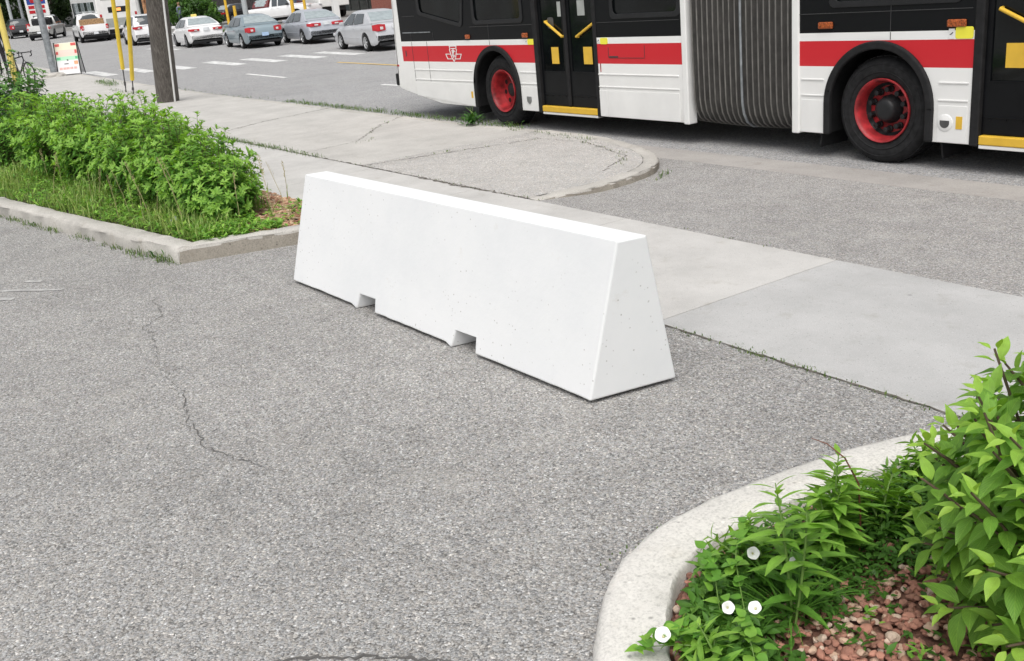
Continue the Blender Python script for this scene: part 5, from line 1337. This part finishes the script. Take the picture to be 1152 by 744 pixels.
# weeds and grass in the left bed
def kerb_y(x): return 1.36 + .173 * (x + 12.07) + .2 if x > -12.07 else 1.36 + .152 * (x + 12.07) + .2
def blade(b, r, x, y, z, h, w, lean, tint, mat=0):
    a = r.uniform(0, 6.28); c, s = math.cos(a), math.sin(a); l = lean * h * r.uniform(.3, 1); px, py = -s * w / 2, c * w / 2
    b.add([(x - px, y - py, z), (x + px, y + py, z), (x + c * l * .4 + px * .7, y + s * l * .4 + py * .7, z + h * .6), (x + c * l * .4 - px * .7, y + s * l * .4 - py * .7, z + h * .6), (x + c * l, y + s * l, z + h * (1 - .25 * lean))], [(0, 1, 2, 3), (3, 2, 4)], mat, tint)
SG = [leaf_geo(.045, .022, 2, .2, .4), leaf_geo(.03, .018, 2, .2, .3), leaf_geo(.07, .014, 3, .2, .5)]
b = MB(); r = random.Random(31)
for _ in range(11500):
    x = -8.0 - 8.5 * r.random() ** 1.25; y0 = kerb_y(x); t = r.random(); y = y0 + .03 + t * (1.1 if x < -8.6 else .95)
    if x > -8.85 and y > 2.62 + .3 * (r.random() - .4): continue
    z = .07 + T(x); n_ = .5 + .5 * math.sin(x * 2.1 + 1.7 * math.sin(y * 3)); k = r.random()
    if k < .62:
        blade(b, r, x, y, z, (.08 + .24 * n_ * r.random() + .16 * t * r.random()), .009, .6, r.uniform(.1, .9), 0)
    else:
        hh = r.uniform(.03, .22) * (.5 + t * .6); q = Vector((x, y, z + hh))
        for j in range(3): place_leaf(b, SG[r.randrange(3)], q, (r.uniform(-1, 1), r.uniform(-1, 1), r.uniform(-.1, .5)), (0, 0, 1), 1, r.uniform(.2, .95), r.uniform(.8, 1.5))
stuff(b.build('bed_weeds', [M['grass'], M['weed']]), 'tangle of grass, clover and weeds growing between the kerb and the hedge', 'weeds')
b = MB(); r = random.Random(33)
for _ in range(900):
    x, y = r.uniform(-8.75, -7.72), r.uniform(2.3, 3.45)
    if y < kerb_y(x) + .05 or x > -7.9 + .1 * (y - 2.2) - .05: continue
    if r.random() < .8 and 2.95 < y < 3.38: continue
    hh = r.uniform(.02, .09)
    for j in range(4): place_leaf(b, SG[r.randrange(2)], (x, y, .075 + hh), (r.uniform(-1, 1), r.uniform(-1, 1), r.uniform(0, .7)), (0, 0, 1), 0, r.uniform(.3, 1), r.uniform(.9, 1.6))
stuff(b.build('corner_weeds', M['weed']), 'low broad leaved weeds in the corner of the left bed beside the kerb', 'weeds')
# tall dry grass stalks, counted one by one
r = random.Random(35); st = MB()
def stalk_mesh(h, bendx):
    q = MB(); q.tube([(0, 0, 0), (bendx * .3, 0, h * .5), (bendx, .01, h)], [.003, .0025, .0015], 4, 0, .8); r2 = random.Random(int(h * 1000))
    for k in range(16):
        t = .72 + .28 * k / 16; place_leaf(q, leaf_geo(.022, .006, 2), (bendx * t * t, 0, h * t), (r2.uniform(-1, 1), r2.uniform(-1, 1), 1.2), (1, 0, 0), 1, .9)
    for k in range(3): place_leaf(q, leaf_geo(.16, .008, 4, .2, .9), (bendx * .1 * k, 0, h * (.1 + .12 * k)), (r2.uniform(-1, 1), r2.uniform(-1, 1), 1.6), (1, 0, 0), 2, .5)
    return q
M['straw'] = simple('dry grass straw', (.40, .34, .18), .8)
s0 = stalk_mesh(.55, .08).build('grass_stalk', [M['straw'], M['straw'], M['grass']])
tag(s0, 'tall grass stalk with a pale seed head rising from the weeds of the left bed', 'grass stalk', 'tall grass stalks in the left bed')
spots = [(-9.0, 2.5), (-9.25, 2.25), (-9.5, 2.35), (-9.8, 2.2), (-10.1, 2.3), (-10.4, 2.05), (-10.9, 2.1), (-9.1, 2.15), (-8.75, 2.4), (-8.35, 2.75), (-8.2, 3.0), (-8.15, 3.12), (-8.3, 3.18), (-9.65, 2.05), (-11.4, 1.95), (-11.9, 1.9), (-12.4, 2.0)]
for i, (x, y) in enumerate(spots):
    o = s0 if i == 0 else s0.copy()
    if i: C.objects.link(o)
    o.location = (x, y, .07); o.rotation_euler = (r.uniform(-.12, .12), r.uniform(-.12, .12), r.uniform(0, 6.28)); k = r.uniform(.75, 1.25); o.scale = (k, k, k)
# wood chips at the right end of the bed
b = MB(); r = random.Random(36)
for _ in range(2600):
    x, y = r.uniform(-9.9, -7.72), r.uniform(2.6, 3.55)
    if x > -7.98 + .1 * (y - 2.2): continue
    c_ = Vector((x, y, .085 + r.uniform(0, .02))); l, w_, h = r.uniform(.012, .035), r.uniform(.006, .014), .004; mt_ = Matrix.Rotation(r.uniform(0, 6.28), 3, 'Z') @ Matrix.Rotation(r.uniform(-.5, .5), 3, 'X')
    vs = [tuple(c_ + mt_ @ Vector((i * l, j * w_, k * h))) for i in (-1, 1) for j in (-1, 1) for k in (-1, 1)]
    b.add(vs, [(0, 1, 3, 2), (4, 6, 7, 5), (0, 4, 5, 1), (2, 3, 7, 6), (0, 2, 6, 4), (1, 5, 7, 3)], r.randrange(3), flat=True)
stuff(b.build('wood_chips', [simple('tan chips', (.52, .33, .21), .9, var=.2), simple('pale chips', (.64, .47, .33), .9, var=.2), simple('red chips', (.42, .22, .14), .9, var=.2)]), 'tan wood chip mulch at the right end of the left bed', 'mulch')
# scrap of white litter
q = MB(); r = random.Random(4); q.add([(r.uniform(-.02, .02) + .1 * (i % 4) / 3 - .05, r.uniform(-.02, .02), .12 * (i // 4) / 3 + r.uniform(-.015, .015)) for i in range(16)], [(i * 4 + j, i * 4 + j + 1, i * 4 + j + 5, i * 4 + j + 4) for i in range(3) for j in range(3)])
o = q.build('plastic_litter', simple('white litter', (.42, .47, .46), .3), smooth=80); o.scale = (.65,) * 3; o.location = (-8.98, 2.36, .12); o.rotation_euler = (-.3, .2, .5); tag(o, 'crumpled pale plastic scrap caught in the weeds of the left bed', 'litter')
sm = o.modifiers.new('solid', 'SOLIDIFY'); sm.thickness = .002

# weeds that grow from the joints: along kerbs, sidewalk edges, boulevard
def tuft(b, r, x, y, z, n, h, sp, leafy=.3):
    for _ in range(n):
        px, py = x + r.gauss(0, sp), y + r.gauss(0, sp)
        if r.random() < leafy:
            place_leaf(b, SG[r.randrange(3)], (px, py, z + r.uniform(0, h * .5)), (r.uniform(-1, 1), r.uniform(-1, 1), r.uniform(.1, .9)), (0, 0, 1), 1, r.uniform(.2, .9), h * r.uniform(8, 16) * .8)
        else: blade(b, r, px, py, z, h * r.uniform(.4, 1.1), .006, .7, r.uniform(.1, .8), 0)
b = MB(); r = random.Random(51)
def along(pts, step, n, h, sp, prob, z=0.0, lf=.3):
    for x, y in densify(pts, step):
        if r.random() < prob: tuft(b, r, x + r.uniform(-step, step) * .5, y, T(x) + z, r.randint(n // 2, n), h * r.uniform(.5, 1.2), sp, lf)
along([(-12.4, 1.28), (-7.98, 2.03)], .13, 22, .075, .035, .55)
along([(-12.4, 1.28), (-10.4, 1.62)], .12, 14, .06, .03, .7)
along([(-9.0, 1.86), (-8.0, 2.03)], .09, 24, .09, .035, .85)
along([(-3.85, 3.53), (-2.05, 3.535)], .045, 15, .02, .02, .8, 0, .45)
along([(-3.3, 3.53), (-2.9, 3.535)], .04, 12, .022, .02, .9, 0, .5)
along([(-17.5, 5.085), (-11.9, 5.085)], .09, 22, .065, .045, .85)
along([(-15.6, 5.085), (-13.2, 5.085)], .08, 18, .06, .05, .9)
along([(-11.9, 5.085), (-7.3, 5.085)], .16, 9, .03, .03, .55)
along([(-7.2, 5.08), (-4.2, 5.09)], .3, 8, .03, .03, .35)
along([(-19.8, 7.95), (-11.2, 7.72)], .08, 30, .09, .06, .82)
along([(-29, 8.0), (-20, 7.9)], .25, 14, .06, .06, .5)
along([(-11.2, 7.6), (-9.4, 7.5)], .09, 18, .06, .05, .75)
along([(-9.5, 7.4), (-8.4, 7.05), (-7.85, 6.6)], .13, 12, .045, .03, .6)
along([(-12.5, 6.0), (-13.9, 7.0), (-14.5, 7.7)], .2, 12, .05, .04, .5)
along([(-10.7, 5.5), (-10.45, 6.3), (-10.2, 7.2)], .15, 12, .04, .03, .5)
along([(-7.33, 6.75), (-7.2, 6.5)], .06, 16, .06, .03, .9, -.07)
along([(-30, 6.9), (-26.5, 6.9)], .2, 20, .09, .09, .5); along([(-33.5, 7.5), (-31, 7.3)], .1, 34, .13, .12, .9)
along([(-2.33, 2.05), (-2.3, 1.75)], .04, 5, .03, .015, .6)
stuff(b.build('joint_weeds', [M['grass_dull'], M['dark_leaf']]), 'small grass and weed tufts growing from the kerb feet and pavement joints', 'weeds')
def broad_weed(x, y, z, label, s=1.0, seed=1):
    o = thing('weed_plant', label, 'weed', (x, y, z)); r = random.Random(seed); q = MB()
    for k in range(60): a = r.uniform(0, 6.28); place_leaf(q, leaf_geo(.16, .035, 4, .2, .7), (r.gauss(0, .06), r.gauss(0, .06), r.uniform(0, .08)), (math.cos(a), math.sin(a), r.uniform(.2, 1.6)), (0, 0, 1), 0, r.uniform(.1, .8), s * r.uniform(.6, 1.2))
    q.build('foliage', M['dark_leaf'], o); st_ = MB()
    for k in range(4): st_.tube([(0, 0, 0), (r.uniform(-.08, .08), r.uniform(-.08, .08), .12 * s), (r.uniform(-.1, .1), r.uniform(-.1, .1), .2 * s)], [.004, .003, .002], 5)
    st_.build('stems', M['stem_green'], o)
broad_weed(-12.25, 7.62, .01, 'dark leafy weed clump at the kerb beside the rear wheel of the long bus', 1.25, 3)

# ------------------------------------------------------------------ right bed: red gravel, weeds, bindweed, broad leaved shrub
def rock_mesh(r):
    bm = bmesh.new(); bmesh.ops.create_icosphere(bm, subdivisions=2, radius=1)
    ks = [(Vector((r.gauss(0, 1), r.gauss(0, 1), r.gauss(0, 1))).normalized(), r.uniform(.5, .85)) for _ in range(7)]
    for v in bm.verts:
        for n, d in ks:
            e = v.co.dot(n)
            if e > d: v.co -= n * (e - d)
    vs = [tuple(v.co) for v in bm.verts]; fs = [[v.index for v in f.verts] for f in bm.faces]; bm.free(); return vs, fs
b = MB(); r = random.Random(61); RK = [rock_mesh(r) for _ in range(10)]
def in_bed(x, y):
    return any(False for _ in ()) or (x > -1.93 + .10 * max(0, 2.0 - y) ** 0 * 0 and y > 1.28 - .0 * x and (x + 1.05) ** 2 * .0 + 0 <= 1)
from mathutils.geometry import intersect_point_tri_2d
INN = [(p[0], p[1]) for p in offset(rk, -.225)] + [(3, 3.5), (3, 1)]
def inside(x, y):
    c = False; j = len(INN) - 1
    for i in range(len(INN)):
        (xi, yi), (xj, yj) = INN[i], INN[j]
        if (yi > y) != (yj > y) and x < (xj - xi) * (y - yi) / (yj - yi) + xi: c = not c
        j = i
    return c
cnt = 0
while cnt < 7600:
    x, y = r.uniform(-2.0, -.35), r.uniform(1.1, 3.1)
    if not inside(x - .02, y): continue
    cnt += 1
    sz = r.uniform(.008, .0145) if r.random() < .85 else r.uniform(.014, .02); vs, fs = RK[r.randrange(10)]
    mt_ = Matrix.Rotation(r.uniform(0, 6.28), 3, 'Z') @ Matrix.Rotation(r.uniform(-.6, .6), 3, 'X'); e = (sz * r.uniform(.9, 1.4), sz * r.uniform(.7, 1.1), sz * r.uniform(.55, .85)); p = Vector((x, y, .05 + r.uniform(0, .028)))
    k = r.random(); b.add([tuple(p + mt_ @ Vector((v[0] * e[0], v[1] * e[1], v[2] * e[2]))) for v in vs], fs, 0 if k < .5 else 1 if k < .78 else 2 if k < .93 else 3, flat=True)
stuff(b.build('red_gravel', [simple('red stone', (.42, .20, .145), .85, var=.15, vscale=25, bumpy=.4, bscale=150), simple('brown red stone', (.33, .165, .12), .85, var=.15, vscale=25, bumpy=.4, bscale=150), simple('tan stone', (.55, .38, .28), .85, var=.12, vscale=25, bumpy=.4, bscale=150), simple('pale stone', (.58, .45, .36), .85, var=.1, vscale=25, bumpy=.4, bscale=150)]), 'red brown and tan crushed stone mulch on the right planting bed', 'gravel')

HL = [leaf_geo(.098, .043, 8, .28, .5, wave=.10, peak=.4), leaf_geo(.085, .037, 8, .35, .4, wave=.08, peak=.4), leaf_geo(.108, .045, 8, .22, .7, wave=.12, peak=.38)]
def garden_shrub(label, x, y, h, rx, ry, nst, seed):
    o = thing('garden_shrub', label, 'shrub', (x, y, .05)); r = random.Random(seed); b = MB(); st = MB()
    for i in range(nst):
        a = 2 * PI * i / nst * 2.618; k = math.sqrt((i + .5) / nst); top = h * (1 - .5 * k ** 2.2) * r.uniform(.86, 1.06)
        if i % 2 == 0: k = min(1.06, k * .5 + .52); top = h * r.uniform(.1, .62)
        tip = (rx * k * math.cos(a), ry * k * math.sin(a), top); base = (tip[0] * .3, tip[1] * .3, 0); pth = shoot_path(r, base, tip, .1)
        st.tube(pth, [.006, .0055, .005, .005, .004, .004, .003], 6, cap=False)
        nodes = 13; ang = r.uniform(0, 6.28)
        for j in range(nodes):
            t = .15 + .85 * (j / (nodes - 1)) ** .9; f = min(5.999, t * 6); q = int(f); p = pth[q].lerp(pth[q + 1], f - q); ax = (pth[q + 1] - pth[q]).normalized(); ang += PI / 2 + r.uniform(-.25, .25)
            e = ax.orthogonal().normalized(); e.rotate(Matrix.Rotation(ang, 3, ax)); last = j >= nodes - 2
            for sg in (-1, 1):
                d = e * sg + ax * (.35 if not last else .95) + Vector((tip[0], tip[1], 0)).normalized() * .25 + Vector((0, 0, r.uniform(-.45, .1) if not last else .1))
                s_ = r.uniform(.85, 1.12) if not last else (.72 if j == nodes - 2 else .5)
                place_leaf(b, HL[r.randrange(3)], p + e * sg * .012, d, Vector((0, 0, 1)) + ax * .3, 0, min(1, max(0, r.uniform(.2, .6) + (.3 if last else 0) + (.22 if j == nodes - 1 else 0))), s_)
    st.build('stems', M['stem_wood'], o, smooth=60); b.build('foliage', M['hydrangea'], o, smooth=70); return o
garden_shrub('broad leaved green garden shrub at the right edge of the right planting bed', -.96, 2.50, 1.04, .54, .62, 230, 5)

# lance leaved weeds
WL = [leaf_geo(.095, .025, 5, .25, .4), leaf_geo(.08, .022, 5, .25, .5), leaf_geo(.11, .029, 5, .22, .45)]
def tall_weed(label, x, y, h, lean, seed, n=26, sc=1.0, group='tall leafy weeds on the right bed', nst=1):
    o = thing('weed_plant', label, 'weed', (x, y, .06), 0, group); r = random.Random(seed); b = MB(); st = MB()
    for s_ in range(nst):
        hh = h * (1 if s_ == 0 else r.uniform(.55, .9)); tip = (lean[0] + (r.uniform(-.1, .1) if s_ else 0), lean[1] + (r.uniform(-.1, .1) if s_ else 0), hh); pth = shoot_path(r, (r.uniform(-.02, .02), r.uniform(-.02, .02), 0), tip, .08)
        st.tube(pth, [.0045, .004, .004, .0035, .003, .0025, .0015], 6, cap=False); ga = r.uniform(0, 6)
        for j in range(n):
            t = .1 + .9 * j / n; f = t * 6; q = min(5, int(f)); p = pth[q].lerp(pth[q + 1], f - q); ax = (pth[q + 1] - pth[q]).normalized(); ga += 2.4
            e = ax.orthogonal().normalized(); e.rotate(Matrix.Rotation(ga, 3, ax)); d = e + ax * (.3 + 1.3 * max(0, t - .7)) + Vector((0, 0, r.uniform(-.1, .1)))
            place_leaf(b, WL[r.randrange(3)], p, d, ax, 0, min(1, .38 + .5 * t + r.uniform(-.1, .15)), sc * r.uniform(.8, 1.15) * (1.05 - .55 * max(0, t - .6) / .4))
    st.build('stems', M['stem_green'], o, smooth=60); b.build('foliage', M['weed'], o); return o
tall_weed('tall pale green weed with long narrow leaves in front of the round kerb', -1.62, 1.90, .42, (-.08, .02), 1, 30, 1.25, nst=2)
tall_weed('tallest bushy weed beside the red arching stem', -1.72, 2.22, .36, (-.04, .05), 2, 30, 1.2, nst=5)
tall_weed('weed leaning over the inner edge of the round kerb above the white flowers', -1.80, 1.98, .21, (-.08, .02), 3, 22, 1.0, nst=4)
tall_weed('short weed against the round kerb right of the red arching stem', -1.72, 2.45, .23, (-.03, .1), 4, 24, 1.0, nst=4)
tall_weed('low weed at the foot of the kerb where the bed meets the garden shrub', -1.80, 2.78, .19, (-.04, .05), 5, 24, .95, nst=5)
tall_weed('small weed at the bottom edge of the bed by the lowest white flower', -1.57, 1.56, .18, (-.06, -.02), 6, 20, .9, nst=4)
# ground-hugging weeds: one mass
b = MB(); r = random.Random(71); GC = [leaf_geo(.038, .015, 5, .2, .5), leaf_geo(.03, .013, 5, .2, .4), leaf_geo(.05, .013, 5, .25, .6), leaf_geo(.04, .021, 5, .25, .4)]
n_ = 0
while n_ < 4000:
    x, y = r.uniform(-2.05, -1.2), r.uniform(1.25, 3.15)
    if not inside(x - .085, y): continue
    # distance from the kerb: dense near it, sparse over the stones
    dk = min(math.hypot(x - p[0], y - p[1]) for p in INN[::3]); lim = .30 if y < 1.95 else .50
    if dk > lim * r.uniform(.55, 1.1) and r.random() > .025: continue
    if x > -1.5 and y < 1.62: continue
    n_ += 1; hmax = .125 * max(.25, 1 - dk / lim * .75); hh = r.uniform(.01, hmax); p = Vector((x, y, .06 + hh)); big = y < 1.95
    for j in range(3):
        place_leaf(b, GC[r.randrange(4)], p + Vector((r.gauss(0, .01), r.gauss(0, .01), r.gauss(0, .008))), (r.uniform(-1, 1), r.uniform(-1, 1), r.uniform(-.2, .7)), (r.uniform(-.3, .3), r.uniform(-.3, .3), 1), 0, min(1, .1 + 4.2 * hh + r.uniform(-.12, .2)), r.uniform(.7, 1.15) * (1.15 if big else .8))
stuff(b.build('ground_weeds', leaf_mat('low weed leaves', (.085, .21, .032), (.27, .48, .08), .32), smooth=70), 'dense low green weeds filling the inner side of the round kerb', 'weeds')
# little weeds among the stones
b = MB(); r = random.Random(72)
for _ in range(12):
    x, y = r.uniform(-1.75, -1.15), r.uniform(1.65, 2.4)
    for j in range(12): place_leaf(b, GC[r.randrange(3)], (x + r.gauss(0, .015), y + r.gauss(0, .015), .085 + r.uniform(0, .03)), (r.uniform(-1, 1), r.uniform(-1, 1), r.uniform(0, .6)), (0, 0, 1), 0, r.uniform(.3, .9), r.uniform(.5, .9))
stuff(b.build('seedling_weeds', M['weed']), 'tiny weed seedlings scattered between the red stones', 'weeds')
# long grass tuft
o = thing('grass_tuft', 'tuft of long arching grass blades beside the red stones', 'grass', (-1.63, 1.90, .06)); b = MB(); r = random.Random(73); GB = leaf_geo(.30, .007, 8, .3, .9, peak=.3)
for k in range(34): a = r.uniform(0, 6.28); place_leaf(b, GB, (r.gauss(0, .015), r.gauss(0, .015), 0), (math.cos(a), math.sin(a), r.uniform(.9, 2.2)), (0, 0, 1), 0, r.uniform(.1, .5), r.uniform(.6, 1.05))
b.build('blades', M['weed'], o)
# red arching stem
o = thing('arching_stem', 'thin bare red brown stem arching over the tallest bushy weed', 'stem', (-1.70, 2.30, .06)); b = MB()
b.tube([(0, 0, 0), (.0, .0, .16), (-.01, .0, .27), (-.045, -.02, .35), (-.10, -.035, .385), (-.15, -.045, .39)], [.003, .003, .0028, .0025, .002, .0012], 6); b.build('shaft', M['stem_red'], o, smooth=60)
# bindweed: vines with five white funnel flowers
bw = thing('bindweed', 'bindweed creeping over the right kerb with five white funnel shaped flowers', 'plant', (-1.70, 1.70, .06)); b = MB(); st = MB(); r = random.Random(81)
AL = [leaf_geo(.046, .03, 7, .15, .4, peak=.24), leaf_geo(.038, .025, 7, .2, .5, peak=.24)]
vines = [[(.05, -.1, .05), (.04, -.14, .12), (.02, -.19, .13), (.01, -.22, .15)], [(0, 0, .05), (-.04, .02, .16), (-.08, .06, .18), (-.11, .05, .2)], [(.05, .05, .04), (-.06, .12, .2), (-.1, .2, .22), (-.14, .26, .22)], [(.1, -.1, .03), (.06, -.16, .1), (0, -.22, .1), (-.06, -.26, .08)], [(.05, -.02, .05), (.12, -.04, .14), (.16, -.06, .12), (.2, -.08, .06)]]
for v in vines:
    p = [Vector(q) for q in smooth_path(v, 5)]; st.tube(p, .0016, 4, cap=False)
    for i in range(len(p) * 2): q = p[min(len(p) - 1, i // 2)]; place_leaf(b, AL[r.randrange(2)], q + Vector((r.gauss(0, .012), r.gauss(0, .012), r.gauss(.005, .01))), (r.uniform(-1, 1), r.uniform(-1, 1), r.uniform(-.1, .5)), (r.uniform(-.2, .2), r.uniform(-.2, .2), 1), 0, r.uniform(.3, .8), r.uniform(.8, 1.2))
b.build('foliage', M['weed'], bw, smooth=70); st.build('vines', M['stem_green'], bw, smooth=60)
fm = simple('white petal', (.84, .84, .84), .6, var=.02); fc = simple('pale yellow throat', (.62, .62, .34), .6)
for i, (px, py, pz, s_) in enumerate([(-1.775, 1.905, .225, 1.0), (-1.685, 1.47, .20, 1.15), (-1.665, 1.685, .20, .95), (-1.585, 1.71, .225, .95), (-1.70, 2.0, .19, .7)]):
    q = MB(); n = 30; prof = [(.003, 0), (.006, .010), (.013, .020), (.021, .026), (.024, .0265)]; vs = []
    for r_, h_ in prof:
        for k in range(n):
            a = 2 * PI * k / n; w_ = 1 + (.035 * math.cos(5 * a) if r_ > .012 else 0); vs.append((r_ * w_ * math.cos(a), r_ * w_ * math.sin(a), h_))
    fs = [(j * n + k, j * n + (k + 1) % n, (j + 1) * n + (k + 1) % n, (j + 1) * n + k) for j in range(4) for k in range(n)]
    q.add(vs, fs); q.lathe([(.001, .014), (.003, .012), (.004, .006)], (0, 0, 0), 'Z', 8, 1)
    f = q.build('flower', [fm, fc], bw, smooth=70); f.location = Vector((px, py, pz)) - bw.location; f.scale = (s_ * .76,) * 3
    d = (Vector((0, 0, 1.86)) - Vector((px, py, pz))).normalized() + Vector((random.Random(i).uniform(-.35, .35), random.Random(i + 9).uniform(-.35, .35), .25)); f.rotation_euler = d.to_track_quat('Z', 'Y').to_euler()
    q = MB(); q.tube([(0, 0, 0), (0, 0, -.03), (.005, 0, -.06)], .0015, 4); p_ = q.build('flower_stalk', M['stem_green'], f)
